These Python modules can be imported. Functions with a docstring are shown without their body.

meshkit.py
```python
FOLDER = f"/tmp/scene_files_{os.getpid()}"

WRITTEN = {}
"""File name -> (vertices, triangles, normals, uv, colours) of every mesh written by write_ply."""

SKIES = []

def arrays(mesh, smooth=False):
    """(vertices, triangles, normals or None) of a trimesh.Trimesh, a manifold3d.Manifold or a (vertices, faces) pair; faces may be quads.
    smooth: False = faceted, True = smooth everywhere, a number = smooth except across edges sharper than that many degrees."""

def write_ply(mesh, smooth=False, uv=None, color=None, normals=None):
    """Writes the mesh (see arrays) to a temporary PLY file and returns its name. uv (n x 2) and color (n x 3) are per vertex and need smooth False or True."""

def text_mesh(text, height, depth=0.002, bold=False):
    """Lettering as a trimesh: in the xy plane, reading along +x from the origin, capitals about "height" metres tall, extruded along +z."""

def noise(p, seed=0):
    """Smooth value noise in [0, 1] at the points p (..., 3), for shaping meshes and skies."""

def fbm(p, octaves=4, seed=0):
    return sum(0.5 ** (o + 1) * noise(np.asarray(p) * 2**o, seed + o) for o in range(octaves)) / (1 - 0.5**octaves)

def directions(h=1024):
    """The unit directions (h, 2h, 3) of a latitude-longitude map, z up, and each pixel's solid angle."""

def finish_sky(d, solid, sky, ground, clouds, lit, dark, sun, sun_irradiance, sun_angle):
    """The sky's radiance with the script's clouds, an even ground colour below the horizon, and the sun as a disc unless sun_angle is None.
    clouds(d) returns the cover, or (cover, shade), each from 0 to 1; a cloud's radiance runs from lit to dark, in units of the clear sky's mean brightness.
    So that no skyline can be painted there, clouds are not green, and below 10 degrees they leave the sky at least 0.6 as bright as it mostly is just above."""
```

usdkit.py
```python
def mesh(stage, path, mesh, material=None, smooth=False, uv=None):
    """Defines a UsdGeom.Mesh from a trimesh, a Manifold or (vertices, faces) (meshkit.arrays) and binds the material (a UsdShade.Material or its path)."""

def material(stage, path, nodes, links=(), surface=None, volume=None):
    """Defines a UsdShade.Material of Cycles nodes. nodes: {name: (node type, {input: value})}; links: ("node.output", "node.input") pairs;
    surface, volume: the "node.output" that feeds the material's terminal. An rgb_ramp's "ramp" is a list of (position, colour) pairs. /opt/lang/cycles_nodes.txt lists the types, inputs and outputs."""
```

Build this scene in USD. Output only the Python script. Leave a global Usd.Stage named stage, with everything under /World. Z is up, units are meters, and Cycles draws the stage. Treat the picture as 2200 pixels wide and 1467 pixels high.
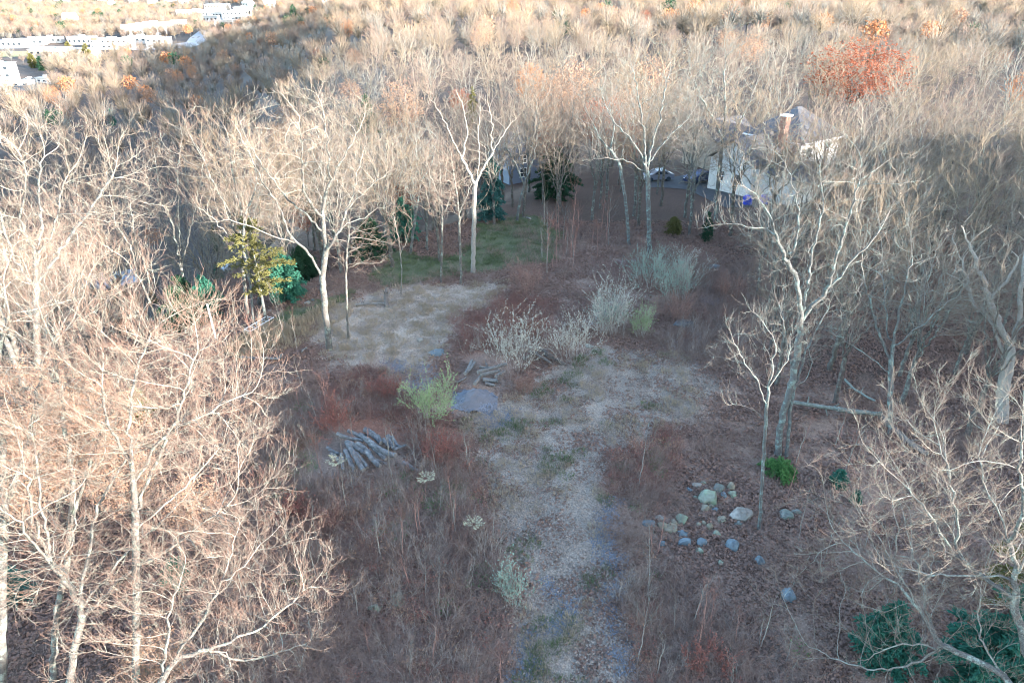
import math
import numpy as np
import trimesh
import shapely
from scipy.spatial import cKDTree
from pxr import Usd, UsdGeom, UsdLux, UsdShade, Gf, Sdf, Vt
import usdkit
import meshkit

stage = Usd.Stage.CreateInMemory()
UsdGeom.SetStageUpAxis(stage, UsdGeom.Tokens.z)
UsdGeom.SetStageMetersPerUnit(stage, 1.0)
UsdGeom.Xform.Define(stage, '/World')
UsdGeom.Scope.Define(stage, '/World/Looks')
T = Sdf.ValueTypeNames

# ------------------------------------------------------------------ camera
EYE, PITCH, FPX = 26.0, math.radians(28.0), 1467.0
EXPOSURE = 3.3
cam = UsdGeom.Camera.Define(stage, '/World/camera')
cam.CreateHorizontalApertureAttr(36.0)
cam.CreateVerticalApertureAttr(24.0)
cam.CreateFocalLengthAttr(36.0 * FPX / 2200.0)
cam.CreateClippingRangeAttr(Gf.Vec2f(0.5, 20000))
cam.CreateExposureAttr(EXPOSURE)
cam.AddTranslateOp().Set(Gf.Vec3d(0, 0, EYE))
cam.AddRotateXOp().Set(90.0 - math.degrees(PITCH))

# ------------------------------------------------------------------ sky and sun
SUN_EL, SUN_AZ = math.radians(9.5), math.radians(122.0)     # azimuth from +y towards +x
SUN = np.array([math.sin(SUN_AZ) * math.cos(SUN_EL), math.cos(SUN_AZ) * math.cos(SUN_EL), math.sin(SUN_EL)])
dome = UsdLux.DomeLight.Define(stage, '/World/sky')
sky_m = usdkit.material(stage, '/World/Looks/sky_look', {
    's': ('sky_texture', {'sky_type': 'single_scattering', 'sun_disc': False, 'sun_elevation': SUN_EL, 'sun_rotation': SUN_AZ, 'altitude': 100.0, 'ozone_density': 1.7}),
    'b': ('background_shader', {'strength': 0.15})}, [('s.color', 'b.color')], surface='b.background')
UsdShade.MaterialBindingAPI.Apply(dome.GetPrim()).Bind(sky_m)
dome.GetPrim().SetCustomDataByKey('kind', 'structure')
sun = UsdLux.DistantLight.Define(stage, '/World/sun')
sun.CreateNormalizeAttr(True)
sun.CreateIntensityAttr(0.9)
sun.CreateAngleAttr(0.5)
sun.CreateColorAttr(Gf.Vec3f(1.0, 0.92, 0.84))
sz = SUN; sx = np.cross([0, 0, 1.0], sz); sx /= np.linalg.norm(sx); sy = np.cross(sz, sx)
sun.AddTransformOp().Set(Gf.Matrix4d(*sx, 0, *sy, 0, *sz, 0, 0, 0, 0, 1))


# ------------------------------------------------------------------ helpers
def smooth(x, a, b):
    t = np.clip((np.asarray(x, float) - a) / (b - a), 0, 1)
    return t * t * (3 - 2 * t)


def unit(v):
    v = np.asarray(v, float)
    return v / np.maximum(np.linalg.norm(v, axis=-1, keepdims=True), 1e-9)


def ray(px, py):
    u, v = (px - 1100) / FPX, (733.5 - py) / FPX
    return np.array([u, math.cos(PITCH) + v * math.sin(PITCH), -math.sin(PITCH) + v * math.cos(PITCH)])


def project(p):
    p = np.asarray(p, float)
    x, y, z = p[..., 0], p[..., 1], p[..., 2] - EYE
    dep = y * math.cos(PITCH) - z * math.sin(PITCH)
    up = y * math.sin(PITCH) + z * math.cos(PITCH)
    dep = np.where(dep > 0.1, dep, 0.1)
    return 1100 + FPX * x / dep, 733.5 - FPX * up / dep, dep


EDGE_A, EDGE_B = np.array([-25.5, 45.0]), np.array([-3.0, 80.0])      # rim of the clearing, ground falls away left of it
EDGE_N = np.array([-(EDGE_B - EDGE_A)[1], (EDGE_B - EDGE_A)[0]]); EDGE_N = EDGE_N / np.linalg.norm(EDGE_N)


def height(x, y):
    x, y = np.asarray(x, float), np.asarray(y, float)
    az = np.degrees(np.arctan2(x, np.maximum(y, 1.0)))
    u = -0.6 * x + 0.8 * y
    m = smooth(-az, 9, 25)
    u0 = 60.0 + 30.0 * smooth(az, -31, -15)
    z = -46.0 * smooth(u - u0, 0, 85) * m - 9.0 * smooth(y, 95, 190) * (1 - m) - 4 * m * smooth(u, 60, 115)
    side = (x - EDGE_A[0]) * EDGE_N[0] + (y - EDGE_A[1]) * EDGE_N[1]
    z = z - 3.2 * smooth(side, 0.5, 12) * (1 - smooth(np.hypot(x + 15, y - 60), 38, 70)) * smooth(y, 38, 52)
    z = z + 4.0 * smooth(x, 35, 95) * (1 - smooth(y, 130, 260))
    s = x * SUN[0] / math.cos(SUN_EL) + y * SUN[1] / math.cos(SUN_EL)
    z = z + (19.5 + 5.0 * smooth(y, -28, 2)) * smooth(s, 46, 96) * (1 - smooth(y, 18, 52))      # unseen ridge added at right, its height shaped to shade the clearing
    p = np.stack([x, y, np.zeros_like(x)], -1)
    far = smooth(np.hypot(x, y), 110, 400)
    z = z + (meshkit.fbm(p / 14.0, 3, 5) - 0.5) * 1.0 + far * (meshkit.fbm(p / 120.0, 3, 9) - 0.5) * 30.0 * (1 - 0.7 * m) + far * (meshkit.fbm(p / 55.0, 2, 19) - 0.5) * 13.0 * (1 - 0.6 * m)
    return z + 40.0 * smooth(np.hypot(x, y), 2300, 4500)


def march(px, py, lift=0.0):
    """First point of the view line that is no more than lift metres above the terrain."""
    d = ray(px, py)
    lo, hi = 4.0, 5000.0
    for n in (700, 60, 40):
        t = np.geomspace(lo, hi, n)
        g = EYE + t * d[2] - height(t * d[0], t * d[1]) - lift
        k = int(np.argmax(g < 0)) if (g < 0).any() else n - 1
        lo, hi = t[max(k - 1, 0)], t[k]
    t = 0.5 * (lo + hi)
    return np.array([t * d[0], t * d[1], float(height(t * d[0], t * d[1]))])


def ground(px, py):
    return march(px, py)


def gz(x, y):
    return float(height(x, y))


used = {}


def numbered(parent, name):
    k = (parent, name)
    used[k] = used.get(k, -1) + 1
    return f'{parent}/{name}' + (f'_{used[k]:03d}' if used[k] else '')


def tag(prim, label=None, cat=None, group=None, kind=None):
    for k, v in (('label', label), ('category', cat), ('group', group), ('kind', kind)):
        if v:
            prim.SetCustomDataByKey(k, v)
    return prim


def setx(x, loc=(0, 0, 0), rotz=0.0, scale=1.0, tilt=None):
    s = np.broadcast_to(np.asarray(scale, float), 3)
    c, n = math.cos(rotz), math.sin(rotz)
    R = np.array([[c, n, 0], [-n, c, 0], [0, 0, 1.0]])          # row vectors
    if tilt is not None:
        R = R @ tilt
    M = np.eye(4); M[:3, :3] = np.diag(s) @ R; M[3, :3] = loc
    x.ClearXformOpOrder() if x.GetOrderedXformOps() else None
    x.AddTransformOp().Set(Gf.Matrix4d(*M.ravel().tolist()))


def thing(name, label, cat, loc=(0, 0, 0), rotz=0.0, group=None, scale=1.0):
    x = UsdGeom.Xform.Define(stage, numbered('/World', name))
    setx(x, loc, rotz, scale)
    return tag(x.GetPrim(), label, cat, group)


def dup(src, name, label, cat, loc, rotz=0.0, group=None, scale=1.0):
    x = UsdGeom.Xform.Define(stage, numbered('/World', name))
    x.GetPrim().GetReferences().AddInternalReference(src.GetPath())
    setx(x, loc, rotz, scale)
    x.GetPrim().SetInstanceable(True)
    return tag(x.GetPrim(), label, cat, group)


def put(path_parent, name, geo, mat, kind=None, label=None, cat=None, group=None):
    """geo: dict V, F, N (optional), attr {name: per-vertex array}. One Mesh prim."""
    parent = str(path_parent.GetPath()) if hasattr(path_parent, 'GetPath') else path_parent
    m = UsdGeom.Mesh.Define(stage, numbered(parent, name))
    V, F = np.asarray(geo['V'], np.float32), np.asarray(geo['F'], np.int32)
    m.CreatePointsAttr(Vt.Vec3fArray.FromNumpy(np.ascontiguousarray(V)))
    m.CreateFaceVertexCountsAttr(Vt.IntArray.FromNumpy(np.full(len(F), F.shape[1], np.int32)))
    m.CreateFaceVertexIndicesAttr(Vt.IntArray.FromNumpy(np.ascontiguousarray(F.ravel())))
    m.CreateSubdivisionSchemeAttr('none')
    if geo.get('N') is not None:
        m.CreateNormalsAttr(Vt.Vec3fArray.FromNumpy(np.ascontiguousarray(geo['N'], np.float32)))
        m.SetNormalsInterpolation('vertex')
    for k, a in (geo.get('attr') or {}).items():
        a = np.ascontiguousarray(a, np.float32)
        if a.ndim == 1:
            UsdGeom.PrimvarsAPI(m).CreatePrimvar(k, T.FloatArray, 'vertex').Set(Vt.FloatArray.FromNumpy(a))
        else:
            UsdGeom.PrimvarsAPI(m).CreatePrimvar(k, T.Color3fArray, 'vertex').Set(Vt.Vec3fArray.FromNumpy(a))
    UsdShade.MaterialBindingAPI.Apply(m.GetPrim()).Bind(mat)
    return tag(m.GetPrim(), label, cat, group, kind)


def geo_of(mesh, sm=False):
    v, f, n = meshkit.arrays(mesh, sm)
    return dict(V=v, F=f, N=n)


def merge(gs):
    gs = [g for g in gs if len(g['V'])]
    at = np.cumsum([0] + [len(g['V']) for g in gs])
    out = dict(V=np.vstack([g['V'] for g in gs]), F=np.vstack([g['F'] + a for g, a in zip(gs, at)]))
    out['N'] = np.vstack([g['N'] for g in gs]) if all(g.get('N') is not None for g in gs) else None
    out['attr'] = {k: np.concatenate([g['attr'][k] for g in gs]) for k in (gs[0].get('attr') or {})}
    return out


def moved(g, M, t=(0, 0, 0)):
    o = dict(g); o['V'] = g['V'] @ np.asarray(M).T + np.asarray(t)
    if g.get('N') is not None:
        o['N'] = unit(g['N'] @ np.asarray(M).T)
    return o


def rot(axis, a):
    return trimesh.transformations.rotation_matrix(a, axis)[:3, :3]


def instancer(name, protos, mats, P, idx, yaw, scale, label, cat, group=None, tilt=None, parent='/World', inv=None):
    """One PointInstancer of kind stuff. protos: geos; P (n,3); yaw (n,), scale (n,) or (n,3)."""
    path = numbered(parent, name)
    pi = UsdGeom.PointInstancer.Define(stage, path)
    rel = pi.CreatePrototypesRel()
    for g, m in zip(protos, mats):
        pr = put(path, 'piece', g, m)
        rel.AddTarget(pr.GetPath())
    n = len(P)
    pi.CreatePositionsAttr(Vt.Vec3fArray.FromNumpy(np.ascontiguousarray(P, np.float32)))
    pi.CreateProtoIndicesAttr(Vt.IntArray.FromNumpy(np.ascontiguousarray(idx, np.int32)))
    q = np.zeros((n, 4), np.float32)          # w x y z
    q[:, 0], q[:, 3] = np.cos(yaw / 2), np.sin(yaw / 2)
    if tilt is not None:                      # small lean (radians) about a horizontal axis
        a = tilt
        ax = np.cos(yaw * 3.1), np.sin(yaw * 3.1)
        q2 = np.stack([np.cos(a / 2), np.sin(a / 2) * ax[0], np.sin(a / 2) * ax[1], 0 * a], 1)
        w1, x1, y1, z1 = q2.T; w2, x2, y2, z2 = q.T
        q = np.stack([w1*w2-x1*x2-y1*y2-z1*z2, w1*x2+x1*w2+y1*z2-z1*y2, w1*y2-x1*z2+y1*w2+z1*x2, w1*z2+x1*y2-y1*x2+z1*w2], 1)
    pi.CreateOrientationsAttr(Vt.QuathArray([Gf.Quath(float(a), float(b), float(c), float(d)) for a, b, c, d in q]))
    s = np.asarray(scale, np.float32)
    s = np.repeat(s[:, None], 3, 1) if s.ndim == 1 else s
    pi.CreateScalesAttr(Vt.Vec3fArray.FromNumpy(np.ascontiguousarray(s)))
    return tag(pi.GetPrim(), label, cat, group, 'stuff')


# ------------------------------------------------------------------ materials
def mat(name, nodes, links, surface='p.BSDF'):
    return usdkit.material(stage, '/World/Looks/' + name, nodes, links, surface=surface)


def bark_mat(name, trunk, twig, tip, limb=None, lichen=(0.30, 0.36, 0.30), amount=0.35, rough=0.85):
    """Bark from thick wood to twig tip by the mesh's own 'tip' attribute (0 trunk, 1 twig end), lichen blotches on thick wood."""
    return mat(name, {
        'a': ('attribute', {'attribute': 'tip'}),
        'r': ('rgb_ramp', {'ramp': [(0.0, trunk), (0.25, trunk), (0.5, limb or tuple(1.25 * x + 0.02 for x in twig)), (0.8, twig), (1.0, tip)]}),
        'tc': ('texture_coordinate', {}),
        'n': ('noise_texture', {'scale': 3.0, 'detail': 4.0, 'roughness': 0.65}),
        'n2': ('noise_texture', {'scale': 22.0, 'detail': 3.0, 'roughness': 0.6}),
        'lr': ('rgb_ramp', {'ramp': [(0.0, (0, 0, 0)), (0.5, (0, 0, 0)), (0.62, (amount,) * 3), (1.0, (amount,) * 3)]}),
        'dr': ('rgb_ramp', {'ramp': [(0.3, (0.35,) * 3), (0.44, (0.8,) * 3), (0.58, (1.05,) * 3), (0.72, (1.45,) * 3)]}),
        'm1': ('mix', {'mix_type': 'mix', 'color2': lichen}),
        'm2': ('mix', {'mix_type': 'multiply', 'fac': 1.0}),
        'bu': ('bump', {'strength': 0.9, 'distance': 0.04}),
        'p': ('principled_bsdf', {'roughness': rough, 'specular_ior_level': 0.2})},
        [('a.fac', 'r.fac'), ('tc.object', 'n.vector'), ('tc.object', 'n2.vector'), ('n.fac', 'lr.fac'), ('lr.color', 'm1.fac'), ('r.color', 'm1.color1'),
         ('m1.color', 'm2.color1'), ('n2.fac', 'dr.fac'), ('dr.color', 'm2.color2'), ('m2.color', 'p.base_color'), ('n2.fac', 'bu.height'), ('bu.normal', 'p.normal')])


def leaf_mat(name, c1, c2, c3=None, trans=0.25):
    c3 = c3 or tuple(0.5 * (a + b) for a, b in zip(c1, c2))
    return mat(name, {
        'g': ('geometry', {}),
        'r': ('rgb_ramp', {'ramp': [(0.0, c1), (0.5, c3), (1.0, c2)]}),
        'd': ('principled_bsdf', {'roughness': 0.75, 'specular_ior_level': 0.25}),
        't': ('translucent_bsdf', {}),
        'p': ('mix_closure', {'fac': trans})},
        [('g.random_per_island', 'r.fac'), ('r.color', 'd.base_color'), ('r.color', 't.color'), ('d.BSDF', 'p.closure1'), ('t.BSDF', 'p.closure2')], surface='p.closure')


def plain(name, c, rough=0.7, var=0.25, scale=6.0, bump=0.0, spec=0.3, metallic=0.0):
    return mat(name, {
        'tc': ('texture_coordinate', {}),
        'n': ('noise_texture', {'scale': scale, 'detail': 5.0, 'roughness': 0.6}),
        'r': ('rgb_ramp', {'ramp': [(0.25, tuple(max(0, x * (1 - var)) for x in c)), (0.75, tuple(min(1, x * (1 + var)) for x in c))]}),
        'b': ('bump', {'strength': bump, 'distance': 0.03}),
        'p': ('principled_bsdf', {'roughness': rough, 'specular_ior_level': spec, 'metallic': metallic})},
        [('tc.object', 'n.vector'), ('n.fac', 'r.fac'), ('r.color', 'p.base_color'), ('n.fac', 'b.height'), ('b.normal', 'p.normal')])


M_OAK = bark_mat('pale_bark', (0.095, 0.089, 0.082), (0.205, 0.168, 0.138), (0.205, 0.145, 0.115), limb=(0.29, 0.26, 0.222), amount=0.5)
M_MAPLE = bark_mat('maple_bark', (0.105, 0.096, 0.086), (0.19, 0.15, 0.122), (0.205, 0.118, 0.088), limb=(0.29, 0.26, 0.222), amount=0.5)
M_GREY = bark_mat('grey_bark', (0.10, 0.10, 0.096), (0.165, 0.145, 0.127), (0.17, 0.125, 0.10), lichen=(0.20, 0.27, 0.245), amount=0.75)
M_WHITE = bark_mat('weathered_bark', (0.25, 0.23, 0.205), (0.28, 0.25, 0.21), (0.25, 0.19, 0.155), amount=0.2)
M_FOREST = bark_mat('forest_bark', (0.085, 0.075, 0.067), (0.165, 0.133, 0.105), (0.185, 0.132, 0.10), amount=0.3)
M_PINKISH = bark_mat('rosy_bark', (0.085, 0.072, 0.065), (0.16, 0.12, 0.10), (0.185, 0.118, 0.092), amount=0.3)
M_TAWNY = bark_mat('tawny_bark', (0.085, 0.075, 0.065), (0.185, 0.142, 0.10), (0.215, 0.145, 0.095), amount=0.3)


# ------------------------------------------------------------------ trees
def rings(t, ref=np.array([0.76, 0.53, 0.37])):
    a = unit(ref - (t @ ref)[..., None] * t)
    return a, np.cross(t, a)


def tubes(poly, rad, tip, k=3):
    """poly (n, m, 3), rad (n, m), tip (n, m): n open tubes of k sides."""
    n, m = poly.shape[:2]
    t = unit(np.gradient(poly, axis=1))
    a, b = rings(t)
    an = np.arange(k) * 2 * np.pi / k
    N = np.cos(an)[None, None, :, None] * a[:, :, None] + np.sin(an)[None, None, :, None] * b[:, :, None]
    V = poly[:, :, None] + rad[:, :, None, None] * N
    base = (np.arange(n)[:, None, None] * m + np.arange(m - 1)[None, :, None]) * k
    j = np.arange(k)[None, None]
    j2 = (j + 1) % k
    F = np.stack([base + j, base + j2, base + k + j2, base + j, base + k + j2, base + k + j], -1).reshape(-1, 3)
    return dict(V=V.reshape(-1, 3), F=F, N=N.reshape(-1, 3), attr={'tip': np.repeat(tip.reshape(-1), k)})


class Tree:
    """A woody skeleton grown by space colonisation from given limbs into a cloud of points."""

    def __init__(self, seed, polys, cloud, D=0.4, rtip=0.008, R=0.25, up=0.25, reach=7.0, kill=1.7, iters=70, wiggle=0.12):
        rng = self.rng = np.random.default_rng(seed)
        P, par = [], []
        self.seedr = {}
        for q, poly in enumerate(polys):
            poly = np.asarray(poly, float)
            L = np.r_[0, np.cumsum(np.linalg.norm(np.diff(poly, axis=0), axis=1))]
            n = max(2, int(L[-1] / D) + 1)
            s = np.linspace(0, L[-1], n)
            pts = np.stack([np.interp(s, L, poly[:, i]) for i in range(3)], 1)
            if len(poly) > 2 and n > 6:           # soften corners
                for _ in range(2):
                    pts[1:-1] = 0.5 * pts[1:-1] + 0.25 * (pts[:-2] + pts[2:])
            amp = wiggle * D * (1.0 if q else 0.5)
            pts[1:] += rng.normal(0, amp, (n - 1, 3))
            if q == 0:
                par += [-1] + list(range(0, n - 1)); P += list(pts)
                self.ntrunk = n
            else:
                i = int(np.argmin(np.linalg.norm(np.array(P) - pts[0], axis=1)))
                for j, p in enumerate(pts[1:]):
                    par.append(i if j == 0 else len(P) - 1); P.append(p)
        n = len(P)
        buf = np.zeros((n + 9000, 3)); buf[:n] = P
        par = par + [0] * 9000
        A = np.asarray(cloud, float)
        kids = np.zeros(n + 9000, int)
        for j in range(1, n):
            kids[par[j]] += 1
        lowest = min(3, n - 1)
        for it in range(iters):
            if not len(A) or n > 8500:
                break
            tree = cKDTree(buf[lowest:n])
            d, i = tree.query(A, distance_upper_bound=reach * D * (3.0 if it < 8 else 1.0))
            ok = np.isfinite(d)
            if not ok.any():
                break
            i = i[ok] + lowest
            pull = np.zeros((n, 3)); np.add.at(pull, i, unit(A[ok] - buf[i]))
            act = np.unique(i)
            act = act[kids[act] < 3]
            if not len(act):
                break
            pa = np.array(par)[act]
            old = unit(buf[act] - buf[np.maximum(pa, 0)])
            v = unit(unit(pull[act]) + 0.55 * old + np.array([0, 0, up]) + rng.normal(0, 0.11, (len(act), 3)))
            new = buf[act] + D * v
            far = tree.query(new)[0] > 0.55 * D
            new, act = new[far], act[far]
            if not len(new):
                break
            if n + len(new) > len(buf):
                break
            buf[n:n + len(new)] = new
            par[n:n + len(new)] = list(act)
            np.add.at(kids, act, 1)
            gone = cKDTree(new).query(A, distance_upper_bound=kill * D)[0] < kill * D
            A = A[~gone]
            n += len(new)
        self.P, self.par = buf[:n], np.array(par[:n])
        # radii by the pipe model, exponent chosen so that the foot has radius R
        leaf = np.ones(n, bool); leaf[self.par[1:]] = False
        cnt = leaf.astype(float)
        order = np.arange(n - 1, 0, -1)
        for j in order:
            cnt[self.par[j]] += cnt[j]
        e = math.log(max(R / rtip, 1.5)) / math.log(max(cnt[0], 2.0))
        self.r = rtip * cnt ** e
        # a gentle taper along unbranched wood
        self.depth = np.zeros(n)
        self.tip = np.clip(1 - np.log(self.r / rtip + 1e-9) / math.log(max(0.16 / rtip, 2)), 0, 1) * 0.8
        self.dir = unit(self.P - self.P[np.maximum(self.par, 0)]); self.dir[0] = [0, 0, 1]
        best = np.full(n, -1)
        bc = np.zeros(n)
        for j in range(1, n):
            p = self.par[j]
            if cnt[j] > bc[p]:
                bc[p], best[p] = cnt[j], j
        self.main = best
        self.is_main = np.zeros(n, bool); self.is_main[best[best >= 0]] = True
        tn = self.dir.copy()
        has = best >= 0
        tn[has] = unit(self.dir[has] + self.dir[best[has]])
        self.tang = tn
        # root flare
        h = self.P[:, 2] - self.P[0, 2]
        self.r = self.r * np.where(np.arange(n) < self.ntrunk, 1 + 0.45 * np.exp(-np.maximum(h, 0) / 0.45), 1)

    def skin(self, sel, k):
        """Tube surface of the selected nodes (each with the segment from its parent)."""
        j = np.nonzero(sel & (self.par >= 0))[0]
        p = self.par[j]
        r1 = self.r[j]
        r0 = np.where(self.is_main[j], np.minimum(self.r[p], r1 * 1.6), np.minimum(self.r[p] * 0.9, r1 * 1.25))
        t0 = np.where(self.is_main[j][:, None], self.tang[p], self.dir[j])
        an = np.arange(k) * 2 * np.pi / k

        def ring(c, t, r):
            a, b = rings(t)
            N = np.cos(an)[None, :, None] * a[:, None] + np.sin(an)[None, :, None] * b[:, None]
            return c[:, None] + r[:, None, None] * N, N
        V0, N0 = ring(self.P[p], t0, r0)
        V1, N1 = ring(self.P[j], self.tang[j], r1)
        m = len(j)
        V, N = np.concatenate([V0, V1], 1).reshape(-1, 3), np.concatenate([N0, N1], 1).reshape(-1, 3)
        base = (np.arange(m) * 2 * k)[:, None]
        q = np.arange(k)[None]; q2 = (q + 1) % k
        F = np.stack([base + q, base + q2, base + k + q2, base + q, base + k + q2, base + k + q], -1).reshape(-1, 3)
        tip = np.repeat(np.stack([self.tip[p] if m else np.zeros(0), self.tip[j]], 1).reshape(-1), k)
        return dict(V=V, F=F, N=N, attr={'tip': tip})

    def twigs(self, per=3.0, length=(0.35, 0.9), rad=0.007, sub=2, up=0.5, rmax=0.03, segs=3, spread=(0.4, 1.0)):
        rng = self.rng
        j = np.nonzero((self.r < rmax) & (np.arange(len(self.r)) >= self.ntrunk))[0]
        if not len(j):
            return []
        cnt = rng.poisson(per, len(j))
        j = np.repeat(j, cnt)
        s = rng.random(len(j))[:, None]
        st = self.P[j] * s + self.P[self.par[j]] * (1 - s)
        d = self.dir[j]
        out = [self._shoot(st, d, length, rad, up, segs, spread)]
        if sub:
            poly = out[0][0]
            n = len(poly)
            k = np.repeat(np.arange(n), sub)
            u = rng.uniform(0.25, 0.95, len(k))[:, None]
            m = poly.shape[1] - 1
            f = u * m; i0 = np.minimum(f.astype(int), m - 1)[:, 0]; w = f - i0[:, None]
            st2 = poly[k, i0] * (1 - w) + poly[k, i0 + 1] * w
            d2 = unit(poly[k, i0 + 1] - poly[k, i0])
            out.append(self._shoot(st2, d2, (length[0] * 0.3, length[1] * 0.5), rad * 0.75, up * 0.8, max(1, segs - 1), spread, tip0=0.9))
        return [tubes(p, r, t) for p, r, t in out]

    def _shoot(self, st, d, length, rad, up, segs, spread, tip0=0.75):
        rng = self.rng
        n = len(st)
        a, b = rings(d)
        phi, th = rng.uniform(0, 2 * np.pi, n)[:, None], rng.uniform(*spread, n)[:, None]
        v = d * np.cos(th) + (a * np.cos(phi) + b * np.sin(phi)) * np.sin(th)
        L = rng.uniform(*length, n)[:, None]
        pts = [st]
        for q in range(segs):
            v = unit(v + np.array([0, 0, up]) * 0.5 + rng.normal(0, 0.10, (n, 3)))
            pts.append(pts[-1] + v * L / segs)
        poly = np.stack(pts, 1)
        r = np.linspace(1.0, 0.55, segs + 1)[None] * rad * rng.uniform(0.8, 1.25, (n, 1))
        t = np.linspace(tip0, 1.0, segs + 1)[None] * np.ones((n, 1))
        return poly, r, t


def crown_cloud(rng, n, c, R, shell=0.55):
    """n points in an ellipsoid, weighted to its outer shell."""
    v = unit(rng.normal(0, 1, (n, 3)))
    rr = (shell + (1 - shell) * rng.random(n)) ** 1.0
    rr = np.where(rng.random(n) < 0.72, rr, rng.random(n) ** (1 / 3))
    return np.asarray(c) + v * rr[:, None] * np.asarray(R)


def forest_tree(seed, H, R, clear=0.42, limbs=4, n=420, D=0.5, rt=0.012, lean=0.3):
    """Forest-grown tree standing at the origin."""
    rng = np.random.default_rng(seed)
    hb = clear * H
    top = np.array([rng.normal(0, lean), rng.normal(0, lean), 0])
    trunk = [(0, 0, -0.3), (0.02, 0, 0.3), top * 0.3 + [0, 0, hb * 0.55], top * 0.7 + [0, 0, hb]]
    polys = [trunk]
    a0 = rng.uniform(0, 6.28)
    for k in range(limbs):
        a = a0 + k * 2 * math.pi / limbs + rng.normal(0, 0.3)
        z0 = hb * rng.uniform(0.78, 1.0)
        out = R * rng.uniform(0.25, 0.68)
        h1 = hb + (H - hb) * rng.uniform(0.45, 0.78)
        b = np.array([*(top[:2] * 0.7 * z0 / hb), z0])
        polys.append([b, b + [0.35 * out * math.cos(a), 0.35 * out * math.sin(a), 0.3 * (h1 - z0)], b + [out * math.cos(a), out * math.sin(a), h1 - z0]])
    polys.append([np.array([*(top[:2] * 0.7), hb]), [top[0], top[1], hb + 0.55 * (H - hb)]])
    zc = hb + 0.52 * (H - hb)
    cl = crown_cloud(rng, n, (top[0], top[1], zc), (R, R, 0.5 * (H - hb)))
    cl = cl[(cl[:, 2] > zc - 0.36 * (H - hb)) | (rng.random(len(cl)) < 0.25)]
    return Tree(seed, polys, cl, D=D, rtip=rt, R=0.0115 * H + 0.01, up=0.45, wiggle=.2)


def tree_geo(t, twk, k_thick=7):
    """Trunk mesh and crown mesh of a grown tree."""
    R = t.r[1]
    thick = t.r > 0.45 * R
    mid = (t.r > 0.03) & ~thick
    thin = ~thick & ~mid
    tr = t.skin(thick, k_thick)
    cr = merge([t.skin(mid, 4), t.skin(thin, 3)] + t.twigs(**twk))
    return tr, cr


# ------------------------------------------------------------------ ground zones, outlined on the ground
def zone(*px):
    return shapely.Polygon([ground(*p)[:2] for p in px])


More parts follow.
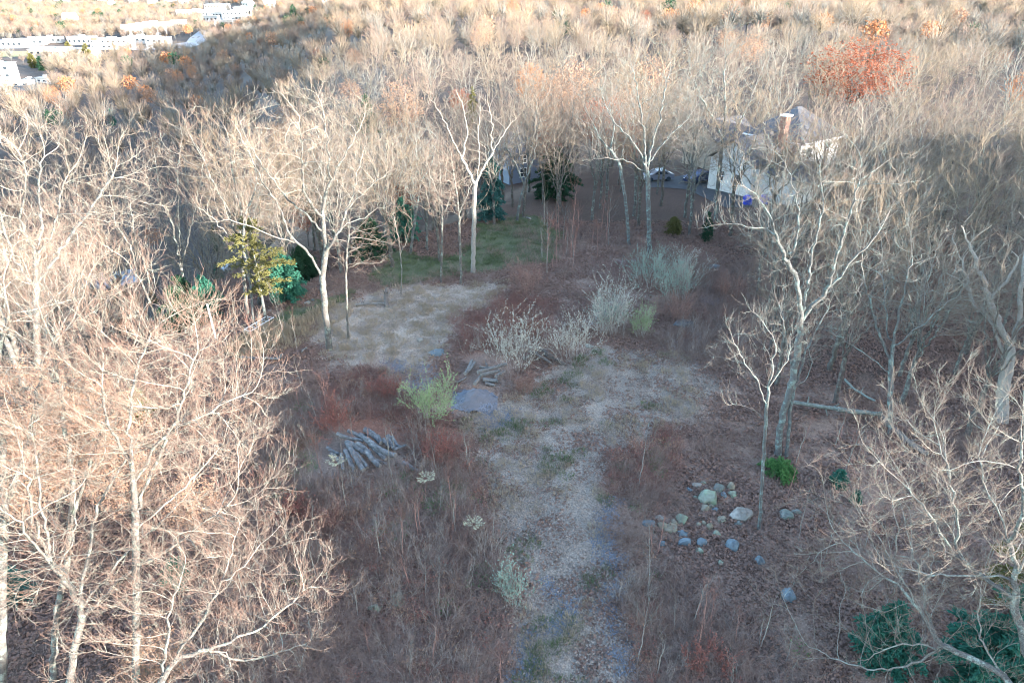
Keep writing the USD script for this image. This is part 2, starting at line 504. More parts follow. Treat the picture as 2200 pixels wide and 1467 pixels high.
Z_CLEAR = zone((455, 745), (560, 690), (640, 655), (830, 605), (920, 585), (1040, 575), (1200, 545), (1340, 525), (1480, 545), (1530, 640), (1610, 720), (1650, 830), (1660, 1000), (1700, 1150), (1760, 1467), (1700, 1800), (400, 1800), (430, 1467), (470, 1100), (520, 880))
Z_PATH = zone((1105, 1700), (1105, 1467), (1120, 1250), (1060, 1120), (1030, 1000), (990, 900), (1085, 860), (1180, 790), (1290, 742), (1440, 755), (1560, 815), (1500, 890), (1340, 950), (1290, 1060), (1320, 1250), (1350, 1467), (1350, 1700))
Z_FIELD = zone((655, 720), (690, 672), (770, 638), (880, 612), (1085, 605), (1070, 640), (975, 690), (955, 760), (905, 800), (860, 850), (790, 790), (690, 765))
Z_RUST = [zone((960, 690), (1080, 635), (1190, 650), (1180, 720), (1080, 730), (1000, 780)), zone((700, 850), (790, 780), (870, 820), (890, 900), (960, 900), (1020, 930), (980, 1000), (860, 960), (720, 920)),
          zone((1310, 960), (1420, 925), (1470, 960), (1400, 1060), (1310, 1080)), zone((600, 1080), (760, 1070), (780, 1150), (620, 1180))]
Z_GREEN = [zone((1020, 480), (1150, 462), (1215, 500), (1200, 560), (1080, 580), (900, 600), (880, 560), (1000, 540)), zone((790, 600), (850, 540), (940, 560), (940, 600), (840, 620)),
           zone((560, 690), (700, 640), (760, 620), (740, 650), (600, 720))]
Z_MAUVE = [zone((1330, 560), (1480, 540), (1620, 640), (1620, 700), (1560, 800), (1440, 770), (1440, 700), (1500, 640)), zone((1440, 600), (1640, 560), (1700, 700), (1600, 720))]
Z_BRUSH = [zone((560, 830), (700, 850), (730, 920), (890, 980), (1010, 1000), (1060, 1130), (1090, 1300), (1085, 1700), (430, 1700), (440, 1100)),
           zone((1330, 980), (1440, 950), (1400, 1100), (1450, 1250), (1650, 1330), (1750, 1480), (1700, 1700), (1375, 1700), (1365, 1467), (1330, 1250), (1310, 1080))]
Z_GRAVEL = [zone((1285, 1085), (1318, 1095), (1322, 1180), (1340, 1240), (1335, 1330), (1355, 1467), (1300, 1467), (1285, 1330), (1300, 1240), (1280, 1170)), zone((1190, 1260), (1215, 1265), (1210, 1300), (1150, 1370), (1140, 1467), (1095, 1467), (1115, 1380), (1160, 1310)),
            zone((840, 770), (930, 785), (950, 830), (880, 850), (830, 800)), zone((1040, 880), (1110, 870), (1100, 920), (1050, 920)), zone((1280, 650), (1340, 640), (1330, 690), (1270, 700))]
Z_YARD = zone((1390, 400), (1480, 372), (1620, 352), (1800, 352), (1850, 430), (1700, 480), (1540, 470), (1420, 420))
Z_LEFT = zone((170, 570), (480, 545), (560, 660), (480, 730), (300, 740))
ALLZ = dict(clear=[Z_CLEAR], path=[Z_PATH], field=[Z_FIELD], rust=Z_RUST, green=Z_GREEN, mauve=Z_MAUVE, brush=Z_BRUSH, gravel=Z_GRAVEL, yard=[Z_YARD], left=[Z_LEFT])


def inside(name, x, y, jitter=0.0, seed=0):
    x, y = np.asarray(x, float), np.asarray(y, float)
    if jitter:
        p = np.stack([x, y, 0 * x], -1)
        x = x + (meshkit.fbm(p / 2.2, 4, 31 + seed) - 0.5) * jitter * 2
        y = y + (meshkit.fbm(p / 2.2, 4, 57 + seed) - 0.5) * jitter * 2
    out = np.zeros(x.shape, bool)
    for z in ALLZ[name]:
        out |= shapely.contains_xy(z, x, y)
    return out


# ------------------------------------------------------------------ ground
def axis(a, b, step, lo, hi, grow=1.045):
    mid = list(np.arange(a, b + step / 2, step))
    s, v = step, mid[-1]
    up = []
    while v < hi:
        s *= grow; v += s; up.append(v)
    s, v = step, mid[0]
    dn = []
    while v > lo:
        s *= grow; v -= s; dn.append(v)
    return np.array(dn[::-1] + mid + up)


gx, gy = axis(-42, 50, 0.45, -3500, 3500), axis(12, 100, 0.45, -300, 4600)
X, Y = np.meshgrid(gx, gy, indexing='xy')
Zg = height(X, Y)
near = (np.hypot(X, Y - 50) < 75)
pn = np.stack([X, Y, 0 * X], -1)
Zg = Zg + near * (meshkit.fbm(pn / 1.6, 3, 77) - 0.5) * 0.22
C = np.empty(X.shape + (3,)); C[:] = (0.195, 0.138, 0.11)                      # leaf litter
# floor outside the clearing tinted darker: shade under the trees painted in
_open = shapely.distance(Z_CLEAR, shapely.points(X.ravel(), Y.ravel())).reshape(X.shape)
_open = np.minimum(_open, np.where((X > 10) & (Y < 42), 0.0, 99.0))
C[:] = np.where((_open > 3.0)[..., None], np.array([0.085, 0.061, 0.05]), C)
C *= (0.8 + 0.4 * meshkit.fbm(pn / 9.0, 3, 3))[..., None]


def paint(name, col, jit=0.8, k=1.0):
    acc = sum(inside(name, X, Y, jit, s).astype(float) for s in range(3)) / 3
    acc = (acc * k)[..., None]
    C[:] = C * (1 - acc) + np.asarray(col) * acc


paint('brush', (0.19, 0.142, 0.118), 1.5)
paint('rust', (0.185, 0.098, 0.072), 1.5)
paint('mauve', (0.15, 0.112, 0.108), 1.5)
paint('green', (0.085, 0.095, 0.055), 1.2)
paint('field', (0.30, 0.25, 0.205), 1.6)
paint('path', (0.235, 0.20, 0.168), 1.0)
paint('gravel', (0.185, 0.185, 0.20), 2.4, 0.25)
d2 = np.hypot(X, Y)
C = np.where(((d2 > 130) & (d2 < 420))[..., None], np.array([0.07, 0.057, 0.05]), C)  # mid and far ground darkened too, shade between crowns put into the tint
C = np.where((d2 >= 420)[..., None], np.array([0.085, 0.07, 0.062]), C)
ii = np.arange((len(gy) - 1) * len(gx)).reshape(len(gy) - 1, len(gx))[:, :-1].ravel()
Fg = np.stack([ii, ii + 1, ii + 1 + len(gx), ii + len(gx)], 1)
M_GROUND = mat('ground_look', {
    'a': ('attribute', {'attribute': 'tint'}),
    'ge': ('geometry', {}),
    'n': ('noise_texture', {'scale': 9.0, 'detail': 6.0, 'roughness': 0.75}),
    'v': ('noise_texture', {'scale': 31.0, 'detail': 3.0, 'roughness': 0.7}),
    'r': ('rgb_ramp', {'ramp': [(0.28, (0.45, 0.43, 0.42)), (0.5, (0.95, 0.95, 0.95)), (0.72, (1.75, 1.7, 1.65))]}),
    'r2': ('rgb_ramp', {'ramp': [(0.3, (0.55, 0.52, 0.5)), (0.5, (1.0, 1.0, 1.0)), (0.68, (1.9, 1.85, 1.8))]}),
    'm': ('mix', {'mix_type': 'multiply', 'fac': 1.0}), 'm2': ('mix', {'mix_type': 'multiply', 'fac': 1.0}),
    'b': ('bump', {'strength': 0.8, 'distance': 0.06}),
    'p': ('principled_bsdf', {'roughness': 0.95, 'specular_ior_level': 0.1})},
    [('ge.position', 'n.vector'), ('ge.position', 'v.vector'), ('n.fac', 'r.fac'), ('v.fac', 'r2.fac'), ('a.color', 'm.color1'), ('r.color', 'm.color2'), ('m.color', 'm2.color1'), ('r2.color', 'm2.color2'),
     ('m2.color', 'p.base_color'), ('v.fac', 'b.height'), ('b.normal', 'p.normal')])
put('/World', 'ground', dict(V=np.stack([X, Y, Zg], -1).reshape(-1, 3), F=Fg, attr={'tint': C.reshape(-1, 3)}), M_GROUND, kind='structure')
_gz = Zg


def gzf(x, y):
    """Ground height on the mesh itself."""
    i = np.clip(np.searchsorted(gx, x) - 1, 0, len(gx) - 2); j = np.clip(np.searchsorted(gy, y) - 1, 0, len(gy) - 2)
    u, v = (x - gx[i]) / (gx[i + 1] - gx[i]), (y - gy[j]) / (gy[j + 1] - gy[j])
    return (Zg[j, i] * (1 - u) + Zg[j, i + 1] * u) * (1 - v) + (Zg[j + 1, i] * (1 - u) + Zg[j + 1, i + 1] * u) * v


def spot(px, py):
    p = ground(px, py)
    p[2] = gzf(p[0], p[1])
    return p


# ------------------------------------------------------------------ hero trees: limbs laid out on the tree's own upright plane
class Plane:
    def __init__(self, bx, by, base=None):
        self.B = spot(bx, by) if base is None else np.array([base[0], base[1], gzf(base[0], base[1])])
        n = self.B[:2] / np.linalg.norm(self.B[:2]); self.n = np.array([n[0], n[1], 0.0])
        self.bp = project(self.B)

    def at(self, px, py, d=0.0):
        r = ray(px, py)
        t = ((self.B - [0, 0, EYE]) @ self.n + d) / (r @ self.n)
        return np.array([0, 0, EYE]) + t * r

    def scale(self, py):
        p = self.at(1100, py)
        return project(p)[2] / FPX             # metres per pixel there


def hero(name, seed, base, limbs, crowns, R, mat_, label, cat='bare tree', group=None, n=700, D=0.42, rtip=0.009, twk=None, base_xy=None, up=0.28, kill=1.7, thick=0.4, depth_k=0.9, wiggle=0.14, parts=True, extra=None):
    """limbs: [(pixels, depth_end)], crowns: [(cx, cy, rx, ry, share)] in photograph pixels at the tree's distance."""
    rng = np.random.default_rng(seed)
    pl = Plane(*base, base=base_xy)
    polys = []
    for q, (pts, dep) in enumerate(limbs):
        m = len(pts)
        ds = np.linspace(0, 1, m) * dep if q else np.zeros(m)
        poly = [pl.at(px, py, d) for (px, py), d in zip(pts, ds)]
        polys.append(poly)
    polys[0] = [pl.B - [0, 0, 0.35]] + polys[0]
    cl = []
    tot = sum(c[2] * c[3] * (c[4] if len(c) > 4 else 1) for c in crowns)
    for c in crowns:
        s = pl.scale(c[1])
        k = int(n * c[2] * c[3] * (c[4] if len(c) > 4 else 1) / tot)
        dd = c[5] if len(c) > 5 else 0.0
        cc = pl.at(c[0], c[1], dd)
        rx, rz = c[2] * s, c[3] * s
        pts = crown_cloud(rng, k, (0, 0, 0), (1, 1, 1), 0.5)
        side = np.array([pl.n[1], -pl.n[0], 0])
        upv = unit(np.array([0, 0, 1.0]))
        cl.append(cc + pts[:, :1] * rx * side + pts[:, 1:2] * (rx * depth_k) * pl.n + pts[:, 2:] * rz * 1.05 * upv)
    cl = np.vstack(cl)
    cl = cl[cl[:, 2] > pl.B[2] + 1.0]
    # limbs must start on wood already there: re-root them in depth
    t = Tree(seed, polys, cl, D=D, rtip=rtip, R=R * 0.66, up=up, kill=kill, wiggle=wiggle)
    th = thing(name, label, cat, pl.B, group=group)
    inv = lambda g: moved(g, np.eye(3), -pl.B)
    R0 = t.r[min(3, len(t.r) - 1)]
    isl = np.zeros(len(t.P), int)               # 0 trunk, k limb
    cur = 0
    lim = {}
    for j in range(1, len(t.P)):
        p = t.par[j]
        if isl[p] == 0 and t.is_main[j] and t.r[j] > thick * R0:
            isl[j] = 0
        elif isl[p] == 0:
            if t.r[j] > 0.035:
                cur += 1; isl[j] = cur
            else:
                isl[j] = -1
        else:
            isl[j] = isl[p]
    thickn = t.r > 0.022
    put(th, 'trunk', inv(merge([t.skin((isl == 0) & (t.r > 0.06), 9), t.skin((isl == 0) & (t.r <= 0.06), 5)])), mat_)
    done = np.zeros(len(t.P), bool)
    for k in range(1, cur + 1):
        s = (isl == k) & thickn
        if s.sum() > 3:
            done |= s
            put(th, 'limb', inv(merge([t.skin(s & (t.r > 0.07), 7), t.skin(s & (t.r <= 0.07), 4)])), mat_)
    rest = (isl != 0) & ~done
    tw = dict(per=1.8, length=(0.35, 0.95), rad=0.0085, sub=1, segs=3, up=0.7, spread=(0.3, 0.75))
    tw.update(twk or {})
    put(th, 'twigs', inv(merge([t.skin(rest, 3)] + t.twigs(**tw))), mat_, kind='stuff')
    return t, th


import time as _time
_t0 = _time.time()
hero('oak_tree', 11, (708, 752), [
    ([(708, 750), (701, 680), (694, 620), (693, 590), (697, 560), (700, 545)], 0),
    ([(694, 600), (668, 552), (645, 522), (605, 515), (560, 497), (520, 480), (480, 470), (440, 480)], -2.0),
    ([(625, 516), (612, 470), (590, 430), (560, 385), (531, 320), (500, 260)], 1.0),
    ([(700, 545), (703, 540), (715, 520), (735, 480), (752, 440), (795, 400), (840, 365)], -1.5),
    ([(700, 545), (697, 500), (692, 460), (697, 430), (710, 394), (704, 339), (700, 280), (690, 220)], 0.5),
    ([(694, 500), (664, 466), (615, 426), (584, 386), (560, 350), (531, 305), (510, 250)], 3.0),
    ([(710, 394), (725, 362), (750, 320), (775, 270), (790, 220)], 2.0),
    ([(694, 470), (668, 440), (652, 405), (650, 360), (648, 318), (640, 240)], -2.5),
    ([(752, 440), (765, 400), (772, 350), (790, 300)], 1.5),
    ([(735, 480), (780, 470), (830, 440), (860, 445)], -1.0)],
    [(660, 330, 175, 135, 1.0), (790, 380, 80, 90, 1.0), (520, 400, 80, 80, 0.9), (700, 260, 110, 70, 1.0)], 0.36, M_OAK,
    'largest bare oak on the clearing edge, wide white crown and long limb reaching left', 'bare tree', n=1900, D=0.40, twk=dict(per=2.0, rad=.009, sub=2))
print('heroes', _time.time() - _t0)

# ---- middle distance
hero('pale_dead_tree', 12, (1016, 586), [
    ([(1016, 584), (1018, 500), (1018, 440), (1021, 395)], 0),
    ([(1021, 395), (1006, 365), (994, 345), (976, 307), (954, 260), (935, 224), (911, 199)], -1.5),
    ([(994, 340), (1000, 312), (1005, 283), (999, 245), (986, 205), (975, 170)], 1.5),
    ([(1021, 395), (1031, 373), (1048, 345), (1062, 322), (1082, 289), (1100, 265), (1112, 250)], 1.0),
    ([(1058, 328), (1056, 290), (1058, 265), (1050, 236), (1048, 190)], -1.0),
    ([(1024, 388), (1030, 350), (1027, 300), (1031, 248), (1029, 205)], -0.5),
    ([(1021, 450), (1040, 425), (1054, 401), (1056, 392)], -1.5), ([(1019, 455), (1045, 452), (1067, 441)], -2.0)],
    [(1000, 255, 80, 80), (1060, 260, 50, 60)], 0.33, M_WHITE, 'pale weathered tree with few twigs, forked trunk, behind the straw field', n=170, D=0.4, kill=2.4,
    twk=dict(per=0.7, sub=1, rad=0.011, length=(0.3, 0.7)))
hero('tall_tree', 13, (1395, 546), [
    ([(1395, 544), (1393, 450), (1391, 366)], 0),
    ([(1391, 366), (1372, 320), (1345, 290), (1312, 252), (1295, 210)], -1.0),
    ([(1391, 366), (1400, 310), (1418, 250), (1430, 190), (1440, 150)], 1.0),
    ([(1390, 380), (1384, 290), (1372, 210), (1360, 140)], -1.0), ([(1392, 350), (1436, 295), (1478, 255), (1510, 205)], 1.5),
    ([(1391, 372), (1352, 346), (1300, 340), (1240, 347)], -2.0)],
    [(1390, 200, 130, 110), (1330, 280, 70, 60), (1460, 270, 70, 60)], 0.36, M_GREY, 'tall dark-trunked tree with wide crown standing right of centre behind the clearing', n=1000, twk=dict(per=1.9, rad=0.010))
hero('leaning_tree', 14, (1352, 526), [([(1352, 524), (1346, 450), (1332, 352), (1312, 322), (1290, 300), (1272, 262)], 0), ([(1312, 322), (1320, 280), (1310, 230)], 1), ([(1332, 352), (1345, 300), (1350, 250)], -1)],
     [(1285, 235, 60, 70)], 0.26, M_GREY, 'slim lichen-grey tree leaning left beside the tall dark-trunked tree', n=350, D=0.4, twk=dict(per=1.8, rad=0.010))
hero('lichen_tree', 15, (1538, 476), [([(1538, 474), (1542, 400), (1548, 340), (1553, 300)], 0), ([(1553, 300), (1535, 260), (1510, 220), (1490, 170)], -1), ([(1553, 300), (1560, 240), (1555, 170), (1560, 110)], 1),
     ([(1550, 320), (1580, 280), (1605, 230), (1620, 190)], -1)], [(1555, 170, 110, 100), (1500, 230, 60, 60)], 0.36, M_GREY, 'lichen-covered green-grey tree in front of the white house', n=800, twk=dict(per=2, rad=0.011))
hero('young_tree', 16, (748, 729), [([(748, 727), (745, 650), (743, 600), (744, 555), (752, 480)], 0)],
     [(775, 515, 80, 75), (735, 500, 50, 60)], 0.13, M_MAPLE, 'small tree with layered fan of branches right beside the largest oak', n=420, D=0.3, rtip=0.008, twk=dict(per=1.6, length=(.3, .7), rad=.008, up=.2), up=0.05)
hero('slim_tree', 17, (948, 607), [([(948, 605), (950, 500), (949, 430), (945, 360)], 0), ([(949, 440), (930, 390), (915, 340)], -.6), ([(950, 470), (968, 420), (975, 380)], .6)], [(945, 400, 42, 90)], 0.15, M_MAPLE,
     'left of two slim straight trees at the back rim of the straw field', n=300, D=0.35, twk=dict(per=2, rad=.009))
hero('slim_tree', 18, (991, 611), [([(991, 609), (988, 520), (985, 440), (975, 370)], 0), ([(986, 460), (1005, 420), (1015, 380)], .6)], [(965, 390, 48, 80), (1000, 440, 35, 50)], 0.17, M_MAPLE,
     'right of two slim straight trees at the back rim of the straw field', n=300, D=0.35, twk=dict(per=2, rad=.009))
hero('slim_tree', 19, (862, 632), [([(862, 630), (863, 570), (858, 520), (845, 460)], 0), ([(860, 550), (880, 500), (885, 470)], .4)], [(855, 485, 38, 55)], 0.08, M_MAPLE, 'thin young tree alone at the left back of the straw field', n=130, D=0.35, twk=dict(per=1.4, rad=.009))
hero('slim_tree', 20, (882, 545), [([(882, 543), (890, 480), (900, 420), (905, 370), (912, 330)], 0), ([(895, 450), (870, 400), (860, 340)], -1), ([(903, 390), (930, 350), (940, 300)], .6)], [(900, 330, 55, 70)], 0.2, M_GREY,
     'grey forked tree in the dark gap behind the straw field', n=350, D=0.4, twk=dict(per=1.8, rad=.010))
hero('forked_tree', 21, (1110, 476), [([(1110, 474), (1118, 430), (1126, 398)], 0), ([(1126, 398), (1112, 362), (1098, 335), (1082, 305)], -.6), ([(1126, 398), (1136, 370), (1148, 340), (1155, 290)], .8)], [(1095, 300, 40, 50), (1150, 285, 40, 50)], 0.24, M_GREY,
     'lichen-grey Y-shaped tree at the far edge of the green patch', n=260, D=0.4, twk=dict(per=1.3, rad=.010))

# ---- left side
hero('bare_tree', 31, (140, 1640), [
    ([(140, 1636), (150, 1467), (160, 1390), (172, 1350), (175, 1312)], 0),
    ([(175, 1305), (150, 1260), (110, 1212), (60, 1150), (15, 1095)], -1.0),
    ([(176, 1325), (215, 1288), (252, 1250), (300, 1212), (365, 1180), (430, 1130), (500, 1075)], -1.0),
    ([(175, 1312), (205, 1270), (240, 1222), (292, 1168), (350, 1120), (400, 1060)], 1.5),
    ([(168, 1290), (176, 1230), (196, 1170), (200, 1120), (217, 1075), (262, 1000), (300, 930)], 1.0),
    ([(110, 1212), (92, 1110), (80, 1010), (66, 910)], 1.0), ([(120, 1225), (160, 1160), (165, 1100), (150, 1010)], 2.0)],
    [(330, 1080, 180, 150, 1.1), (120, 1050, 160, 150, 0.9), (420, 1060, 90, 90, 1.0)], 0.19, M_MAPLE, 'nearest bare tree lower left, pale trunk forking low into spreading limbs', n=2100, D=0.27, rtip=0.006,
    twk=dict(per=1.6, length=(.35, .95), rad=.0048, sub=3, segs=2))
hero('bare_tree', 32, (95, 1590), [([(95, 1588), (112, 1467), (118, 1350), (126, 1290), (142, 1240), (150, 1130), (160, 1000)], 0), ([(142, 1245), (105, 1200), (70, 1120), (50, 1000)], -1), ([(150, 1130), (190, 1010), (230, 900), (260, 790)], .5), ([(158, 1030), (140, 920), (130, 820), (110, 720)], 1)],
     [(190, 800, 170, 170), (90, 860, 120, 130)], 0.17, M_MAPLE, 'tall bare tree at left whose straight trunk rises left of the low-forking one', n=1500, D=0.30, rtip=0.007, twk=dict(per=1.6, length=(.35, 1.0), rad=.0052, sub=3, segs=2))
hero('bare_tree', 33, (292, 1600), [([(292, 1598), (292, 1467), (293, 1350), (293, 1200), (290, 1090), (286, 1000)], 0), ([(290, 1100), (330, 1010), (370, 920), (400, 830), (420, 760)], -1), ([(288, 1040), (340, 940), (420, 900), (490, 860), (540, 840)], -1.5),
      ([(286, 1000), (275, 900), (290, 800), (320, 720)], 1.5), ([(291, 1140), (380, 1060), (440, 1000), (480, 950)], 1), ([(287, 1010), (235, 920), (215, 840), (220, 760)], 2)],
     [(360, 830, 170, 130, 1.0), (450, 900, 95, 95, 1.1), (270, 830, 110, 130, 0.8)], 0.19, M_MAPLE, 'bare tree with domed reddish twig crown at left, right edge over the brush', n=2300, D=0.28, rtip=0.007, twk=dict(per=1.6, length=(.35, 1.0), rad=.0052, sub=3, segs=2))
hero('bare_tree', 34, (-15, 1560), [([(-15, 1558), (5, 1467), (3, 1250), (10, 1100), (6, 950)], 0), ([(10, 1100), (50, 980), (80, 860), (100, 750)], 1), ([(6, 960), (-20, 860), (0, 740), (20, 660)], -1)], [(40, 760, 130, 150), (-40, 900, 100, 160)], 0.24, M_OAK,
     'bare tree on the left edge of the view, trunk cut by the edge', n=1100, D=0.32, rtip=0.008, twk=dict(per=1.7, length=(.25, .75), rad=.0065))
hero('bare_tree', 35, (300, 1760), [([(300, 1757), (330, 1500), (352, 1450), (375, 1420)], 0), ([(375, 1420), (400, 1370), (440, 1320), (475, 1255), (500, 1180), (512, 1125)], .5), ([(375, 1420), (420, 1400), (480, 1385), (560, 1350), (620, 1300), (665, 1262)], -.6),
     ([(352, 1450), (360, 1360), (370, 1290), (400, 1210)], 1.2), ([(440, 1395), (520, 1420), (600, 1400), (680, 1370)], -1.0), ([(480, 1385), (500, 1440), (540, 1490)], -1), ([(475, 1255), (520, 1220), (560, 1170)], 0)],
     [(520, 1290, 150, 130, 1.1), (600, 1340, 90, 90, 1.0), (410, 1260, 90, 110, .8), (330, 1380, 120, 100, .5)], 0.17, M_MAPLE, 'low spreading bare tree lower left reaching right over the brush', n=1800, D=0.25, rtip=0.0055, twk=dict(per=1.6, length=(.3, .85), rad=.0044, sub=3, segs=2))
hero('bare_tree', 36, (88, 905), [([(88, 903), (80, 760), (77, 650), (76, 552)], 0), ([(76, 547), (52, 505), (45, 460), (58, 400), (50, 340)], -.6), ([(76, 547), (104, 522), (120, 480), (126, 430), (150, 370)], -.5), ([(78, 610), (140, 525), (200, 445), (245, 375)], 1),
     ([(78, 620), (30, 560), (5, 480), (-10, 400)], 1), ([(77, 580), (90, 480), (80, 400), (95, 320)], 2)], [(110, 390, 175, 105), (10, 430, 100, 120), (220, 400, 70, 90)], 0.3, M_OAK,
     'bare tree upper left with bright crooked fork under a broad crown', n=1500, D=0.4, twk=dict(per=1.8, length=(.3, .9), rad=.008))
hero('bare_tree', 37, (345, 725), [([(345, 723), (330, 668), (310, 620), (292, 587), (268, 555), (215, 520)], 0), ([(318, 640), (321, 600), (305, 555), (287, 500), (280, 440)], .5), ([(292, 587), (285, 540), (250, 480), (240, 430)], -.6)], [(270, 440, 75, 80), (210, 500, 50, 40)], 0.17, M_MAPLE,
     'slender crooked bare tree rising left of the road and small evergreens', n=380, D=0.38, twk=dict(per=1.6, rad=.008))
hero('bare_tree', 38, (398, 695), [([(398, 693), (395, 610), (388, 570)], 0), ([(388, 570), (362, 545), (330, 560), (300, 580)], -1), ([(388, 570), (375, 500), (345, 420), (330, 330)], -.5), ([(388, 570), (385, 470), (380, 380), (390, 300)], .5), ([(390, 575), (410, 490), (430, 400), (440, 330)], .5)],
     [(385, 370, 80, 120), (330, 420, 50, 80)], 0.2, M_MAPLE, 'vase-shaped bare tree with yellow-lit limbs left of the gold pine', n=700, D=0.4, twk=dict(per=1.8, rad=.008))
hero('bare_tree', 39, (533, 690), [([(533, 688), (526, 610), (515, 530)], 0), ([(515, 530), (495, 460), (455, 390), (430, 330)], -.5), ([(515, 530), (518, 450), (500, 370), (490, 290)], .8), ([(517, 545), (545, 470), (560, 400)], 0), ([(516, 540), (470, 480), (420, 440)], -1.5)],
     [(460, 350, 100, 110), (530, 340, 60, 80)], 0.22, M_MAPLE, 'vase-shaped bare tree with yellow-lit limbs directly beside the gold pine', n=750, D=0.4, twk=dict(per=1.8, rad=.008))
hero('bare_tree', 40, (545, 700), [([(545, 698), (540, 620), (522, 540), (525, 470), (550, 400)], 0), ([(530, 580), (500, 540), (470, 500)], .3)], [(555, 400, 60, 80)], 0.15, M_GREY, 'thin dark bare tree against the gold pine', n=220, D=0.4, twk=dict(per=1.6, rad=.009))

# ---- right side
hero('lichen_oak', 51, (1672, 975), [
    ([(1672, 973), (1678, 906), (1700, 830), (1717, 740), (1722, 680)], 0),
    ([(1722, 690), (1717, 640), (1712, 599), (1695, 570), (1681, 548), (1664, 490), (1640, 430), (1600, 400)], -1.5),
    ([(1722, 690), (1743, 657), (1780, 623), (1811, 582), (1840, 550), (1862, 524), (1900, 480)], 1.0),
    ([(1720, 700), (1735, 600), (1750, 520), (1770, 440), (1760, 360)], 1.5), ([(1664, 490), (1620, 490), (1560, 480), (1500, 490)], -1.5),
    ([(1690, 560), (1720, 500), (1715, 430), (1690, 350)], 0.5), ([(1780, 623), (1800, 540), (1830, 450), (1850, 370)], -1)],
    [(1740, 400, 150, 110, 1.0), (1640, 400, 100, 70, .9), (1850, 430, 100, 110, 1.0), (1560, 460, 70, 40, .8), (1760, 560, 120, 80, .6)], 0.30, M_GREY, 'big lichen-covered tree right of the clearing with forked trunk and wide tangled crown', n=1800, D=0.36, rtip=.0085, twk=dict(per=1.5, rad=.0085))
hero('slender_tree', 52, (1631, 1137), [([(1631, 1135), (1637, 1040), (1643, 940), (1647, 868)], 0), ([(1647, 870), (1630, 820), (1600, 780), (1575, 735), (1560, 690)], -.4), ([(1647, 868), (1655, 800), (1668, 740), (1640, 690), (1610, 660), (1590, 630)], .5), ([(1652, 830), (1690, 780), (1700, 720)], .6), ([(1645, 900), (1600, 870), (1560, 870)], -.8)],
     [(1610, 760, 70, 80), (1670, 730, 70, 80)], 0.13, M_GREY, 'slender tree with pale bluish trunk standing right beside the boulders', n=480, D=0.3, rtip=.007, twk=dict(per=1.6, rad=.006))
hero('lichen_tree', 53, (1690, 978), [([(1690, 976), (1697, 900), (1705, 835), (1725, 780), (1735, 720)], 0), ([(1706, 830), (1740, 812), (1745, 780), (1735, 740)], .5), ([(1712, 815), (1690, 740), (1680, 680)], -.5), ([(1728, 765), (1760, 700), (1790, 640)], .8)], [(1720, 690, 90, 80), (1790, 700, 50, 60)], 0.15, M_GREY,
     'thin lichen-spotted tree leaning right at the foot of the big lichen tree', n=450, D=0.32, rtip=.007, twk=dict(per=1.6, rad=.006))
hero('lichen_tree', 54, (1913, 932), [([(1913, 930), (1913, 872), (1914, 800), (1918, 740)], 0), ([(1918, 740), (1930, 684), (1945, 620), (1960, 540)], 0), ([(1916, 780), (1880, 690), (1862, 623), (1850, 560)], -1), ([(1914, 800), (1860, 760), (1800, 720), (1760, 705)], -1.2), ([(1918, 745), (1990, 690), (2050, 640)], 1), ([(1917, 760), (1905, 670), (1895, 580)], 1)],
     [(1910, 590, 110, 100), (1990, 640, 80, 80), (1830, 650, 70, 80)], 0.24, M_GREY, 'upright lichen-grey tree with fan of straight branches in the right wood', n=900, D=0.36, rtip=.008, twk=dict(per=1.4, rad=.0085))
hero('old_dead_tree', 55, (2150, 905), [
    ([(2150, 902), (2158, 820), (2168, 760), (2175, 735)], 0), ([(2165, 770), (2143, 722), (2118, 674), (2087, 656), (2080, 609), (2061, 546), (2050, 520)], -.6),
    ([(2170, 745), (2150, 700), (2130, 660), (2121, 628), (2105, 581), (2080, 525), (2068, 481)], -1), ([(2175, 735), (2187, 690), (2190, 675), (2196, 612), (2205, 540), (2230, 470)], .6), ([(2127, 645), (2150, 615), (2174, 590), (2196, 543)], 0.3),
    ([(2081, 612), (2050, 595), (2026, 583)], -.4), ([(2143, 735), (2138, 765), (2126, 788)], -.8)],
    [(2085, 540, 40, 50), (2210, 520, 50, 60)], 0.55, M_WHITE, 'thick dead tree with bare broken limbs at the right edge', n=110, D=0.34, rtip=.02, kill=2.5, twk=dict(per=.5, sub=0, rad=.01), thick=0.5)
hero('bare_tree', 56, (2235, 1740), [
    ([(2235, 1737), (2215, 1450), (2193, 1350), (2178, 1300)], 0), ([(2178, 1300), (2183, 1242), (2171, 1175), (2150, 1110), (2123, 1060), (2100, 980)], .5), ([(2180, 1290), (2135, 1255), (2091, 1229), (2053, 1191), (2021, 1143), (1980, 1080), (1940, 1040)], -1),
    ([(2183, 1242), (2230, 1150), (2240, 1050)], 1), ([(2171, 1175), (2200, 1100), (2190, 1000), (2200, 940)], -.5), ([(2165, 1240), (2100, 1235), (2020, 1240), (1950, 1225), (1905, 1215)], -1.2), ([(2053, 1191), (2060, 1120), (2040, 1040), (2020, 960)], 0)],
    [(2070, 1050, 130, 130, 1.0), (2170, 1010, 110, 120, 1.0), (1960, 1130, 80, 70, .7)], 0.2, M_OAK, 'bare tree lower right with its trunk on the right edge and crown above green pine', n=1100, D=0.28, rtip=.006, twk=dict(per=2.0, length=(.3, .8), rad=.005, sub=2, segs=2))
